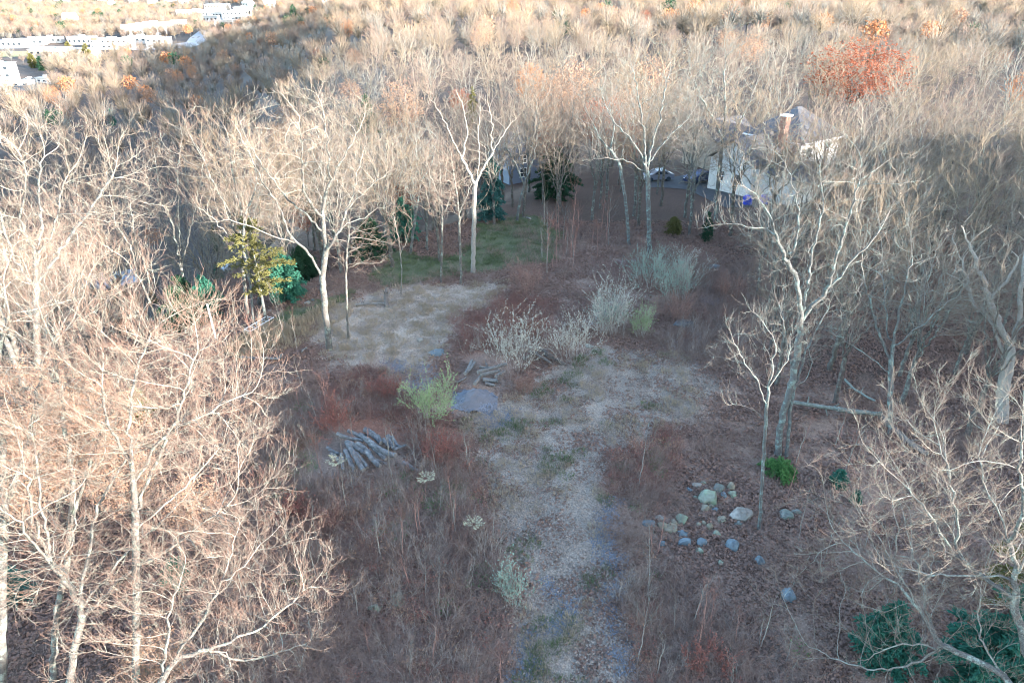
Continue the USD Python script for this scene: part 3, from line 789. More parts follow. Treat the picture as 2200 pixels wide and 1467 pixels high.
hero('bare_tree', 57, (2290, 1800), [
    ([(2290, 1797), (2210, 1520), (2160, 1450), (2142, 1433)], 0), ([(2150, 1440), (2085, 1411), (2050, 1400), (2027, 1392), (1995, 1344), (1948, 1264), (1919, 1207), (1890, 1160), (1850, 1100)], -1), ([(2030, 1393), (1995, 1385), (1948, 1380), (1900, 1392), (1860, 1420)], -1),
    ([(1948, 1264), (1900, 1240), (1850, 1200), (1800, 1150)], -.6), ([(2142, 1433), (2110, 1380), (2100, 1330), (2110, 1270)], .6), ([(1995, 1344), (1985, 1260), (1960, 1180), (1940, 1100)], .6), ([(2027, 1392), (1960, 1430), (1880, 1440), (1800, 1420), (1740, 1390)], -1.6), ([(1919, 1207), (1930, 1130), (1910, 1060)], .3)],
    [(1900, 1180, 110, 110, 1.0), (1840, 1360, 120, 70, .9), (2000, 1200, 90, 110, .7), (2080, 1330, 80, 70, .5)], 0.18, M_MAPLE, 'bare tree entering from the lower right corner, limbs reaching left', n=1000, D=0.27, rtip=.0058, twk=dict(per=1.7, length=(.3, .8), rad=.0047, sub=2, segs=2))
hero('bare_tree', 58, (1640, 516), [([(1640, 514), (1634, 450), (1628, 410)], 0), ([(1628, 410), (1600, 380), (1575, 340)], -.5), ([(1628, 410), (1635, 360), (1625, 310)], .5), ([(1631, 420), (1668, 380), (1685, 335)], .3)], [(1610, 345, 75, 50), (1665, 352, 45, 40)], 0.18, M_OAK,
     'sunlit bare tree whose fine pale crown veils the white house front', n=420, D=0.36, twk=dict(per=1.5, rad=.008))
hero('bare_tree', 59, (1790, 520), [([(1790, 518), (1785, 440), (1780, 390)], 0), ([(1780, 390), (1760, 350), (1745, 310)], -.5), ([(1780, 390), (1800, 340), (1815, 290)], .5), ([(1782, 400), (1840, 360), (1860, 310)], .3)], [(1790, 320, 85, 60), (1850, 340, 50, 50)], 0.22, M_OAK,
     'sunlit bare tree with rounded pale crown just right of the white house', n=700, D=0.36, twk=dict(per=1.6, rad=.010))
print('heroes', _time.time() - _t0)

# ------------------------------------------------------------------ leaves and evergreen foliage
def leaves(rng, P, size, d=None, aspect=0.55, up=0.0, fold=0.25):
    """One folded leaf (two triangles sharing its midrib) at each point."""
    n = len(P)
    d = unit(rng.normal(0, 1, (n, 3)) + [0, 0, up]) if d is None else d
    a, b = rings(d)
    ph = rng.uniform(0, 2 * np.pi, n)[:, None]
    s = a * np.cos(ph) + b * np.sin(ph)
    w = np.cross(d, s)
    L = (size * rng.uniform(0.65, 1.3, n))[:, None]
    base, tipp = P, P + d * L
    mid = P + d * L * 0.5
    V = np.stack([base, mid + s * L * aspect * 0.5 + w * L * fold * 0.5, tipp, mid - s * L * aspect * 0.5 + w * L * fold * 0.5], 1).reshape(-1, 3)
    i = (np.arange(n) * 4)[:, None]
    F = np.concatenate([i + [0, 1, 2], i + [0, 2, 3]], 1).reshape(-1, 3)
    return dict(V=V, F=F, N=None, attr={})


M_RUST = leaf_mat('rust_leaves', (0.25, 0.078, 0.042), (0.165, 0.052, 0.034), (0.28, 0.105, 0.058))
M_ORANGE = leaf_mat('orange_leaves', (0.34, 0.155, 0.075), (0.26, 0.10, 0.05), (0.37, 0.20, 0.10))
M_TANLEAF = leaf_mat('tan_leaves', (0.30, 0.18, 0.12), (0.21, 0.11, 0.075), (0.33, 0.22, 0.15))
M_DRYLEAF = leaf_mat('dry_leaves', (0.27, 0.175, 0.14), (0.19, 0.115, 0.095), (0.31, 0.22, 0.18))
M_PINE = leaf_mat('pine_needles', (0.03, 0.125, 0.085), (0.06, 0.21, 0.135), (0.04, 0.155, 0.105), 0.15)
M_DARKGREEN = leaf_mat('dark_needles', (0.018, 0.055, 0.028), (0.035, 0.085, 0.03), None, 0.15)
M_BLUEGREEN = leaf_mat('blue_needles', (0.03, 0.095, 0.085), (0.05, 0.14, 0.12), None, 0.15)
M_GOLD = leaf_mat('gold_needles', (0.095, 0.09, 0.028), (0.038, 0.06, 0.02), (0.07, 0.075, 0.025), 0.15)
M_SILVER = leaf_mat('silver_leaves', (0.42, 0.40, 0.33), (0.30, 0.29, 0.22), (0.36, 0.33, 0.26))
M_SAGE = leaf_mat('sage_leaves', (0.24, 0.33, 0.26), (0.17, 0.25, 0.17), (0.30, 0.36, 0.28))
M_LIME = leaf_mat('lime_leaves', (0.26, 0.34, 0.16), (0.32, 0.31, 0.10), (0.25, 0.34, 0.20))
M_CREAM = leaf_mat('cream_leaves', (0.42, 0.41, 0.29), (0.28, 0.30, 0.16), (0.44, 0.41, 0.32))
M_REDLEAF = leaf_mat('red_leaves', (0.27, 0.11, 0.085), (0.165, 0.075, 0.065), (0.33, 0.18, 0.14))
M_GREENLEAF = leaf_mat('green_leaves', (0.07, 0.17, 0.05), (0.13, 0.23, 0.07), None)
M_LITTER = leaf_mat('litter_leaves', (0.19, 0.12, 0.095), (0.62, 0.48, 0.41), (0.12, 0.086, 0.076), 0.1)
M_LITTERPALE = leaf_mat('pale_litter_leaves', (0.30, 0.24, 0.20), (0.48, 0.42, 0.36), (0.17, 0.135, 0.115), 0.1)
M_STRAW = leaf_mat('straw', (0.34, 0.27, 0.19), (0.26, 0.20, 0.14), (0.30, 0.26, 0.18), 0.2)
M_GRASS = leaf_mat('grass_blades', (0.10, 0.13, 0.06), (0.20, 0.19, 0.11), (0.14, 0.16, 0.09), 0.2)
M_TWIG = bark_mat('shrub_twigs', (0.28, 0.225, 0.19), (0.26, 0.19, 0.16), (0.23, 0.15, 0.122), amount=0.0)
M_REDTWIG = bark_mat('red_twigs', (0.22, 0.14, 0.115), (0.23, 0.12, 0.095), (0.24, 0.10, 0.08), amount=0.0)
M_PALETWIG = bark_mat('pale_twigs', (0.38, 0.34, 0.29), (0.36, 0.31, 0.26), (0.32, 0.26, 0.22), amount=0.0)


def stems(rng, n, L, rad, spread=0.5, base=0.25, up=0.25, segs=4, sub=4, sublen=0.35, tip0=0.3):
    """Bunch of n stems from the ground with side shoots: (list of tube geos, all shoot polylines)."""
    a = rng.uniform(0, 2 * np.pi, n); q = base * np.sqrt(rng.random(n))
    st = np.stack([q * np.cos(a), q * np.sin(a), np.full(n, -0.05)], 1)
    a2 = a + rng.normal(0, 0.7, n)
    th = np.abs(rng.normal(0, spread, n))
    v = np.stack([np.sin(th) * np.cos(a2), np.sin(th) * np.sin(a2), np.cos(th)], 1)
    Ln = (L * rng.uniform(0.55, 1.15, n))[:, None]
    pts = [st]
    for k in range(segs):
        v = unit(v + [0, 0, up * 0.4] + rng.normal(0, 0.13, (n, 3)))
        pts.append(pts[-1] + v * Ln / segs)
    poly = np.stack(pts, 1)
    r = np.linspace(1, 0.4, segs + 1)[None] * rad * rng.uniform(0.7, 1.25, (n, 1))
    out, polys = [tubes(poly, r, np.linspace(tip0, 0.9, segs + 1)[None] * np.ones((n, 1)))], [poly]
    k = np.repeat(np.arange(n), sub)
    u = rng.uniform(0.3, 1.0, len(k)) * segs
    i0 = np.minimum(u.astype(int), segs - 1); w = (u - i0)[:, None]
    s2 = poly[k, i0] * (1 - w) + poly[k, i0 + 1] * w
    d2 = unit(poly[k, i0 + 1] - poly[k, i0])
    x, y = rings(d2)
    ph = rng.uniform(0, 2 * np.pi, len(k))[:, None]; t2 = rng.uniform(0.4, 1.0, len(k))[:, None]
    v = d2 * np.cos(t2) + (x * np.cos(ph) + y * np.sin(ph)) * np.sin(t2)
    l2 = (sublen * L * rng.uniform(0.4, 1.2, len(k)))[:, None]
    p1 = s2 + v * l2 * 0.5
    p2 = p1 + unit(v + [0, 0, up] + rng.normal(0, 0.15, v.shape)) * l2 * 0.5
    poly2 = np.stack([s2, p1, p2], 1)
    out.append(tubes(poly2, np.array([[0.6, 0.5, 0.3]]) * rad * np.ones((len(k), 1)), np.array([[0.8, 0.9, 1.0]]) * np.ones((len(k), 1))))
    polys.append(poly2)
    return out, polys


def along(rng, poly, n, lo=0.2):
    """n points (and directions) spread over the polylines."""
    k = rng.integers(0, len(poly), n); m = poly.shape[1] - 1
    u = rng.uniform(lo, 1, n) * m; i0 = np.minimum(u.astype(int), m - 1); w = (u - i0)[:, None]
    return poly[k, i0] * (1 - w) + poly[k, i0 + 1] * w, unit(poly[k, i0 + 1] - poly[k, i0])


def shrub(name, px, py, W, Hh, twig, leafm, label, cat='shrub', nst=22, nleaf=1400, lsize=0.07, seed=0, spread=0.4, group=None, rad=0.010, sub=6):
    rng = np.random.default_rng(900 + seed + int(px))
    B = spot(px, py)
    th = thing(name, label, cat, B, group=group)
    g, polys = stems(rng, nst, Hh, rad, spread, W * 0.28, 0.3, 4, sub, 0.4)
    put(th, 'stems', merge(g), twig)
    if nleaf:
        p1, d1 = along(rng, polys[1], int(nleaf * .75), 0.2); p0, d0 = along(rng, polys[0], int(nleaf * .25), 0.5)
        P, d = np.vstack([p1, p0]), np.vstack([d1, d0])
        put(th, 'leaves', leaves(rng, P, lsize, unit(d + rng.normal(0, 0.7, d.shape) + [0, 0, 0.3])), leafm, kind='stuff')
    return th


def conifer_geo(seed, H, R, bare=0.05, nw=26, per=7, droop=0.15, spray=0.22, dens=26, irregular=0.15, top=0.15):
    """Trunk, and needle sprays on whorled branches."""
    rng = np.random.default_rng(seed)
    k = 9
    z = np.linspace(-0.2, H * 0.98, k)
    poly = np.stack([rng.normal(0, 0.02 * H / 10, k), rng.normal(0, 0.02 * H / 10, k), z], 1)[None]
    trunk = tubes(poly, (np.linspace(1, 0.12, k) * (0.013 * H + 0.03))[None], np.linspace(0, .5, k)[None], 7)
    zs = np.repeat(np.linspace(bare * H, 0.97 * H, nw), per) + rng.normal(0, 0.012 * H, nw * per)
    f = np.clip((zs - bare * H) / (H * (1 - bare)), 0, 1)
    prof = (1 - f) ** 0.8 * (1 - top) + top * np.sqrt(np.maximum(1 - f, 0)) 
    prof = prof * np.clip(0.55 + 1.6 * f, 0, 1)
    L = np.maximum(R * prof * rng.uniform(1 - 2.2 * irregular, 1 + irregular, len(zs)), 0.12)
    a = rng.uniform(0, 2 * np.pi, len(zs))
    d = np.stack([np.cos(a), np.sin(a), rng.normal(0.25, 0.12, len(zs)) + 0.5 * f], 1)
    s = np.stack([0 * a, 0 * a, zs], 1)
    m1 = s + d * L[:, None] * 0.55
    m2 = s + d * L[:, None] * np.array([1, 1, 0.4]) - [0, 0, 1] * (droop * L)[:, None]
    br = np.stack([s, m1, m2], 1)
    wood = tubes(br, np.array([[1, .6, .25]]) * (0.012 + 0.006 * L)[:, None], np.array([[.4, .5, .6]]) * np.ones((len(L), 1)))
    cnt = np.maximum((dens * L / R * 2).astype(int), 4)
    kk = np.repeat(np.arange(len(L)), cnt)
    u = rng.uniform(0.2, 1.02, len(kk)) * 2; i0 = np.minimum(u.astype(int), 1); w = (u - i0)[:, None]
    P = br[kk, i0] * (1 - w) + br[kk, i0 + 1] * w + rng.normal(0, spray * 0.28, (len(kk), 3))
    dd = unit(br[kk, i0 + 1] - br[kk, i0] + rng.normal(0, 0.55, (len(kk), 3)) + [0, 0, 0.15])
    fol = leaves(rng, P, spray, dd, aspect=0.42, fold=0.3)
    fol['attr'] = {}
    return merge([trunk, wood]), fol


def conifer(name, base, label, mat_, cat='evergreen tree', group=None, rotz=0.0, **kw):
    B = spot(*base) if len(base) == 2 else np.array(base)
    th = thing(name, label, cat, B, rotz, group)
    tr, fo = conifer_geo(**kw)
    put(th, 'trunk', tr, M_GREY); put(th, 'needles', fo, mat_, kind='stuff')
    return th

# ------------------------------------------------------------------ the wood
rngF = np.random.default_rng(5)
KIND = [dict(H=16.5, R=4.8, limbs=6, mat=M_FOREST), dict(H=15.0, R=4.2, limbs=5, mat=M_PINKISH), dict(H=17.5, R=5.6, limbs=8, mat=M_TAWNY), dict(H=14.0, R=3.8, limbs=5, mat=M_GREY),
        dict(H=16.0, R=3.6, limbs=5, mat=M_PINKISH), dict(H=13.0, R=4.6, limbs=7, mat=M_FOREST), dict(H=15.5, R=5.0, limbs=6, mat=M_OAK)]
PROTO, MID = [], []
LOOKS_OF = ['broad-crowned', 'rosy-twigged', 'tall pale-barked', 'dark grey-barked', 'narrow rosy', 'short wide-crowned', 'many-limbed pale']
for q, k in enumerate(KIND):
    t = forest_tree(100 + q, k['H'], k['R'], limbs=k['limbs'], n=640, D=0.46, rt=0.012, clear=0.33)
    PROTO.append((tree_geo(t, dict(per=1.9, length=(0.4, 1.1), rad=0.009, sub=1, segs=2, up=0.8, rmax=0.035, spread=(.25, .7))), k['mat']))
    t = forest_tree(140 + q, k['H'], k['R'] * 1.08, limbs=k['limbs'] + 2, n=420, D=0.58, rt=0.024, clear=0.30)
    a, b = tree_geo(t, dict(per=1.2, length=(0.6, 1.5), rad=0.018, sub=1, segs=2, up=0.9, rmax=0.05, spread=(.2, .6)), 5)
    MID.append((merge([a, b]), k['mat']))
# a dark evergreen and two leaf-holding crowns for the distance
_ct, _cf = conifer_geo(91, 13, 3.6, nw=14, per=7, dens=30, spray=.7, top=.4)
_cf['N'] = None
MID.append((dict(V=_cf['V'], F=_cf['F']), M_DARKGREEN))
for _m in (M_TANLEAF, M_ORANGE):
    _r = np.random.default_rng(97)
    MID.append((leaves(_r, crown_cloud(_r, 1500, (0, 0, 10), (4.6, 4.6, 4.2), .5) + _r.normal(0, .5, (1500, 3)), .42), _m))
# trees still holding leaves
LEAFY = []
for q, (H, R, m) in enumerate([(14.5, 4.6, M_ORANGE), (13.5, 4.8, M_RUST), (15, 4.5, M_TANLEAF)]):
    rng = np.random.default_rng(300 + q)
    t = forest_tree(160 + q, H, R, limbs=5, n=500, D=0.55, rt=0.016, clear=0.3)
    a, b = tree_geo(t, dict(per=1.5, length=(0.5, 1.1), rad=0.012, sub=1, segs=2, rmax=0.04), 6)
    out = np.nonzero(t.r < 0.05)[0]
    kk = np.repeat(out, 11 if q == 1 else 9)
    LEAFY.append((a, b, leaves(rng, t.P[kk] + rng.normal(0, 0.38, (len(kk), 3)), 0.30), KIND[q]['mat'], m))


def free_spots(n, box, space, seed, test):
    rng = np.random.default_rng(seed)
    c = np.stack([rng.uniform(box[0], box[1], n), rng.uniform(box[2], box[3], n)], 1)
    c = c[test(c[:, 0], c[:, 1])]
    grid, keep = {}, []
    for i, p in enumerate(c):
        k = (int(p[0] // space), int(p[1] // space))
        if all((a, b) not in grid or (grid[(a, b)][0] - p[0]) ** 2 + (grid[(a, b)][1] - p[1]) ** 2 > (0.92 * space) ** 2 for a in (k[0] - 1, k[0], k[0] + 1) for b in (k[1] - 1, k[1], k[1] + 1)):
            if k not in grid:
                grid[k] = p; keep.append(i)
    return c[keep]


HEROXY = np.array([ground(*p)[:2] for p in [(708, 752), (1016, 586), (1395, 546), (1352, 526), (1538, 476), (1672, 975), (1913, 932), (2150, 905), (88, 905), (398, 695), (533, 690), (345, 725)]])


VIEWS = [(1630, 1780, 205, 310, 101.0), (1700, 1950, 90, 270, 125.0)]      # the house and the red oak stand clear of other crowns


def in_view(x, y):
    out = np.zeros(np.shape(x), bool)
    for lift in (6.0, 11.0):
        u_, v_ = project(np.stack([x, y, height(x, y) + lift], -1))[:2]
        for a, b, c_, e, far_ in VIEWS:
            out |= (u_ > a) & (u_ < b) & (v_ > c_) & (v_ < e) & (np.hypot(x, y) < far_)
    return out


def near_ok(x, y):
    d = np.hypot(x, y)
    az = np.degrees(np.arctan2(x, y))
    ok = ~inside('clear', x, y) & ~inside('yard', x, y) & ~inside('left', x, y)
    ok &= (d > np.where(x < 0, 47, 44)) & (d < 95) & (np.abs(x) < 0.86 * y + 8)
    ok &= ~in_view(x, y)
    ok &= cKDTree(HEROXY).query(np.stack([x, y], 1))[0] > 3.4
    # open gap behind the clearing keeps the green patch and the house in view
    ok &= ~((az > -6) & (az < 21) & (d < 78))
    ok &= ~((az > -22) & (az < -8) & (d < 66))
    u_, v_ = project(np.stack([x, y, height(x, y) + 7.0], -1))[:2]
    ok &= ~((u_ > 100) & (u_ < 520) & (v_ > 430) & (d < 66))
    return ok


def mid_ok(x, y):
    d = np.hypot(x, y)
    return (d >= 95) & (np.abs(x) < 0.9 * y + 20) & ~inside('yard', x, y) & (meshkit.fbm(np.stack([x, y, 0 * x], -1) / 26.0, 2, 41) > 0.40) & ~in_view(x, y)


AREAS = [  # (test on azimuth a, distance d), label, group
    (lambda a, d: (a < -14) & (d < 70), 'bare tree in the sunlit wood at the left edge, nearer than the road', 'sunlit bare trees left of the clearing'),
    (lambda a, d: a < -14, 'bare tree in the wood behind the road and small evergreens at left', 'bare trees behind the road at left'),
    (lambda a, d: (a < 8), 'bare tree in the wood directly behind the green patch and the big oak', 'bare trees behind the green patch'),
    (lambda a, d: (a < 21), 'bare tree in the wood between the green patch and the white house', 'bare trees around the white house'),
    (lambda a, d: a > -99, 'bare tree in the tangled grey wood on the right side of the clearing', 'bare trees of the right-hand wood')]
c = free_spots(40000, (-80, 90, 30, 96), 4.3, 3, near_ok)
c = c[np.argsort(np.hypot(*c.T))][:300]
first = {}
for i, (x, y) in enumerate(c):
    q = int(rngF.integers(len(PROTO)))
    if x > 8 and rngF.random() < 0.5:
        q = [0, 6, 2][int(rngF.integers(3))]
    d, a = math.hypot(x, y), math.degrees(math.atan2(x, y))
    lab, grp = next((l, g) for t, l, g in AREAS if t(a, d))
    lab, grp = lab.replace('bare tree', LOOKS_OF[q] + ' bare tree', 1), LOOKS_OF[q] + ' ' + grp
    s = rngF.uniform(0.72, 1.08) * (0.86 if x > 5 and d < 70 else 1.0)
    loc, rz = (x, y, gzf(x, y) - 0.1), rngF.uniform(0, 6.28)
    if q not in first:
        th = thing('forest_tree', lab, 'bare tree', loc, rz, grp, s)
        (a_, b_), m = PROTO[q]
        put(th, 'trunk', a_, m); put(th, 'crown', b_, m)
        first[q] = th
    else:
        dup(first[q], 'forest_tree', lab, 'bare tree', loc, rz, grp, s)

cm = free_spots(60000, (-260, 330, 80, 360), 9.6, 4, mid_ok)
dm = np.hypot(*cm.T)
cm = cm[dm < 360]
z = gzf(cm[:, 0], cm[:, 1])
nm = len(cm)
idx = np.where(rngF.random(nm) < .955, rngF.integers(0, len(KIND), nm), rngF.choice([len(KIND), len(KIND) + 1, len(KIND) + 1, len(KIND) + 2], nm))
instancer('wood', [m[0] for m in MID], [m[1] for m in MID], np.stack([cm[:, 0], cm[:, 1], z - 0.2], 1), idx, rngF.uniform(0, 6.28, nm), rngF.uniform(0.62, 1.2, nm), 'leafless wood rolling away beyond the house and clearing to the hills', 'wood')


# far wood: simple fan-shaped bare crowns
def far_tree(seed, H, R, n=85, rad=0.085):
    rng = np.random.default_rng(seed)
    st = np.zeros((n, 3)); st[:, 2] = H * rng.uniform(0.25, 0.55, n)
    v = crown_cloud(rng, n, (0, 0, 0.66 * H), (R, R, 0.36 * H), 0.75)
    mid_ = st * 0.45 + v * 0.55 + [0, 0, 0.0]
    poly = np.stack([st, mid_ + rng.normal(0, .3, (n, 3)), v], 1)
    g = [tubes(poly, np.array([[1.6, 1, .5]]) * rad * np.ones((n, 1)), np.array([[.3, .6, .9]]) * np.ones((n, 1)))]
    k = np.repeat(np.arange(n), 3)
    u = rng.uniform(0.2, 1, len(k))[:, None]
    s = poly[k, 1] * (1 - u) + poly[k, 2] * u
    e = s + unit(poly[k, 2] - poly[k, 1] + rng.normal(0, .5, (len(k), 3)) + [0, 0, .4]) * rng.uniform(0.6, 1.7, (len(k), 1))
    g.append(tubes(np.stack([s, e], 1), np.array([[.7, .4]]) * rad * np.ones((len(k), 1)), np.ones((len(k), 2))))
    tr = tubes(np.array([[[0, 0, -0.5], [0, 0, H * 0.5]]]), np.array([[.3, .2]]), np.array([[0, .2]]), 5)
    return merge(g + [tr])


FAR = [(far_tree(500 + q, H, R), m) for q, (H, R, m) in enumerate([(16, 5.5, M_FOREST), (14, 5, M_PINKISH), (17, 6, M_TAWNY), (15, 5.5, M_GREY), (13, 5, M_PINKISH)])]

_r = np.random.default_rng(98)
for _m in (M_TANLEAF, M_ORANGE, M_DARKGREEN):
    FAR.append((leaves(_r, crown_cloud(_r, 260, (0, 0, 10), (4.8, 4.8, 4.6), .6), 1.5), _m))


def town(x, y):
    """Open ground kept for the far streets and buildings."""
    u, v = project(np.stack([x, y, height(x, y)], -1))[:2]
    d = np.hypot(x, y)
    t = (u < 110) & (v > 140) & (v < 215) & (d > 300)
    t |= (u > -50) & (u < 240) & (v > 92) & (v < 134) & (d > 350)
    t |= (u > 225) & (u < 450) & (v > 86) & (v < 112) & (d > 350)
    t |= (u > 435) & (u < 550) & (v > 12) & (v < 62) & (d > 400)
    return t


far_ok = lambda x, y: (np.hypot(x, y) >= 355) & (np.abs(x) < 0.9 * y) & ~town(x, y)
cf = free_spots(90000, (-1900, 1900, 150, 2300), 11.0, 6, far_ok)
nf = len(cf)
instancer('wood', [m[0] for m in FAR], [m[1] for m in FAR], np.stack([cf[:, 0], cf[:, 1], height(*cf.T) - 0.3], 1), np.where(rngF.random(nf) < .95, rngF.integers(0, 5, nf), rngF.integers(5, 8, nf)), rngF.uniform(0, 6.28, nf), rngF.uniform(0.75, 1.3, nf), 'far-off leafless wood covering the valley and hills at the top', 'wood')

# ------------------------------------------------------------------ evergreens
def canopy_spot(px, py, h):
    p = march(px, py, h)
    p[2] = gzf(p[0], p[1])
    return p


conifer('dark_conifer', (1190, 428), 'broad dark green conifer at the back, left of the tall dark-trunked tree', M_DARKGREEN, seed=1, H=6.6, R=3.6, nw=18, per=9, irregular=.3, dens=100, spray=.3, top=.8)
conifer('dark_conifer', (1058, 474), 'blue-green conifer behind the pale dead tree', M_BLUEGREEN, seed=2, H=7.5, R=2.3, nw=20, per=7, irregular=.25, dens=80, spray=.27, top=.5)
conifer('dark_conifer', (868, 525), 'dark teal conifer behind the slim trees left of the pale dead tree', M_PINE, seed=3, H=5.2, R=2.6, nw=16, per=7, irregular=.25, dens=80, spray=.27, top=.5)
conifer('dark_conifer', (800, 560), 'low dark conifer behind the layered small tree', M_DARKGREEN, seed=4, H=4.4, R=2.4, nw=14, per=7, irregular=.25, dens=80, spray=.27, top=.5)
conifer('gold_pine', (573, 692), 'yellow-green pine with straight bare lower trunk left of the big oak', M_GOLD, seed=5, H=9.0, R=2.2, bare=.3, nw=17, per=8, irregular=.8, dens=42, spray=.26, top=.9, droop=.0)
conifer('small_evergreen', (252, 652), 'yellow-green cone-shaped evergreen beside the road at left', M_GOLD, 'evergreen', seed=6, H=2.6, R=.8, nw=18, per=8, irregular=.1, dens=26, spray=.16)
conifer('small_evergreen', (226, 640), 'dark narrow evergreen, leftmost beside the road', M_DARKGREEN, 'evergreen', seed=7, H=2.3, R=.6, nw=16, per=8, irregular=.1, dens=24, spray=.16)
conifer('small_evergreen', (272, 634), 'mid-green evergreen just behind the yellow-green cone', M_DARKGREEN, 'evergreen', seed=8, H=2.7, R=.8, nw=16, per=8, irregular=.1, dens=24, spray=.16)
conifer('blue_spruce', (296, 655), 'small blue-grey spruce right of the yellow-green cone', M_BLUEGREEN, 'evergreen', seed=9, H=2.9, R=1.2, nw=16, per=8, irregular=.12, dens=30, spray=.18)
for k, (px, py, H, R, lab) in enumerate([(352, 705, 5.2, 2.2, 'dark teal conifer in the hollow below the road, left one'), (408, 712, 5.6, 2.4, 'dark teal conifer in the hollow, centre one behind the leafless dome'), (452, 690, 4.6, 2.0, 'dark conifer in the hollow beside the pale post'),
                                         (330, 650, 3.4, 1.4, 'small dark conifer right of the blue spruce'), (618, 650, 4.6, 2.1, 'dark green conifer in the shade right of the gold pine'), (655, 610, 4.2, 2.2, 'dark conifer behind the big oak trunk'), (470, 600, 4.6, 2.0, 'dark conifer near the parked car among the left trees')]):
    conifer('dark_conifer', (px, py), lab, M_PINE if k % 2 == 0 else M_DARKGREEN, seed=20 + k, H=H, R=R, nw=15, per=8, irregular=.25, dens=80, spray=.28, top=.4)
conifer('low_evergreen', (1446, 503), 'yellowish green low bush at the back under the grey trunks', M_GOLD, 'evergreen bush', seed=31, H=1.9, R=1.2, bare=0, nw=9, per=8, dens=34, spray=.2, top=1.0)
conifer('low_evergreen', (1516, 518), 'narrow dark green young fir at the foot of the lichen-covered tree', M_DARKGREEN, 'evergreen bush', seed=32, H=3.3, R=.9, bare=0, nw=14, per=7, dens=26, spray=.2)
conifer('low_evergreen', (1672, 1016), 'flat bright green evergreen patch at the foot of the two lichen trees', M_GREENLEAF, 'evergreen bush', seed=33, H=.55, R=1.3, bare=0, nw=5, per=14, dens=70, spray=.15, top=1.0)
conifer('low_evergreen', (1800, 1045), 'small rounded green bush right of the flat green patch', M_PINE, 'evergreen bush', seed=34, H=1.1, R=.6, bare=0, nw=8, per=8, dens=30, spray=.15, top=.9)
conifer('low_evergreen', (1836, 1082), 'smallest green seedling beside a bluish trunk in the right wood', M_PINE, 'evergreen bush', seed=35, H=.8, R=.4, bare=0, nw=7, per=7, dens=22, spray=.13)
conifer('green_pine', (2135, 1490), 'large teal-green pine under the bare tree in the lower right corner', M_PINE, seed=36, H=5.6, R=2.7, nw=17, per=8, irregular=.3, dens=150, spray=.26, top=.5)
conifer('green_pine', (1890, 1425), 'smaller teal-green pine seen through the bare limbs lower right', M_PINE, seed=37, H=3.6, R=1.6, nw=13, per=8, irregular=.25, dens=120, spray=.2, top=.4)
conifer('green_pine', (2185, 1330), 'olive sunlit pine behind the lower right bare tree', M_GOLD, seed=38, H=8.2, R=2.2, nw=18, per=7, irregular=.3, dens=40, spray=.24, top=.4)
for k, (px, py, H, lab) in enumerate([(45, 1290, 2.2, 'blue-green young pine among trunks at the lower left edge'), (385, 1255, 1.6, 'small green pine right of the lower left trunks'), (305, 900, 2.4, 'olive young evergreen inside the left reddish crown')]):
    conifer('young_pine', (px, py), lab, [M_BLUEGREEN, M_PINE, M_GOLD][k], seed=40 + k, H=H, R=.5 * H, nw=9, per=7, dens=30, spray=.17, top=.7)
B = canopy_spot(236, 240, 8)
conifer('dark_conifer', B, 'single dark green conifer in the shaded slope at upper left', M_PINE, seed=50, H=9.5, R=2.6, nw=18, per=7, dens=36, spray=.4)
B = canopy_spot(1015, 205, 9)
conifer('dark_conifer', B, 'pale yellow-green pine top behind the pale dead tree', M_GOLD, seed=51, H=11, R=2.2, nw=16, per=7, dens=30, spray=.35)
for k, (px, py, H, lab) in enumerate([(145, 96, 15, 'left of two yellow-green pines in front of the far offices'), (183, 103, 18, 'right of two yellow-green pines in front of the far offices'), (66, 122, 13, 'rounded yellow tree by the far lawn'), (85, 130, 12, 'dark rounded tree by the far lawn'), (1540 - 910, 20, 22, 'tall dark conifer above the far town')]):
    B = canopy_spot(px, py, H * .8)
    conifer('conifer', B, lab, [M_GOLD, M_GOLD, M_GOLD, M_DARKGREEN, M_DARKGREEN][k], seed=60 + k, H=H, R=H * .33, nw=12, per=6, dens=24, spray=1.3, top=.8)

# ------------------------------------------------------------------ trees that keep their leaves
leafy_first = {}


def leafy(q, B, label, scale, group=None, rz=None):
    global rngF
    rz = rngF.uniform(0, 6.28) if rz is None else rz
    B = np.asarray(B) - [0, 0, 0.15]
    if q not in leafy_first:
        th = thing('leafy_tree', label, 'autumn tree', B, rz, group, scale)
        a, b, l, m, lm = LEAFY[q]
        put(th, 'trunk', a, m); put(th, 'crown', b, m); put(th, 'leaves', l, lm, kind='stuff')
        leafy_first[q] = th
    else:
        dup(leafy_first[q], 'leafy_tree', label, 'autumn tree', B, rz, group, scale)


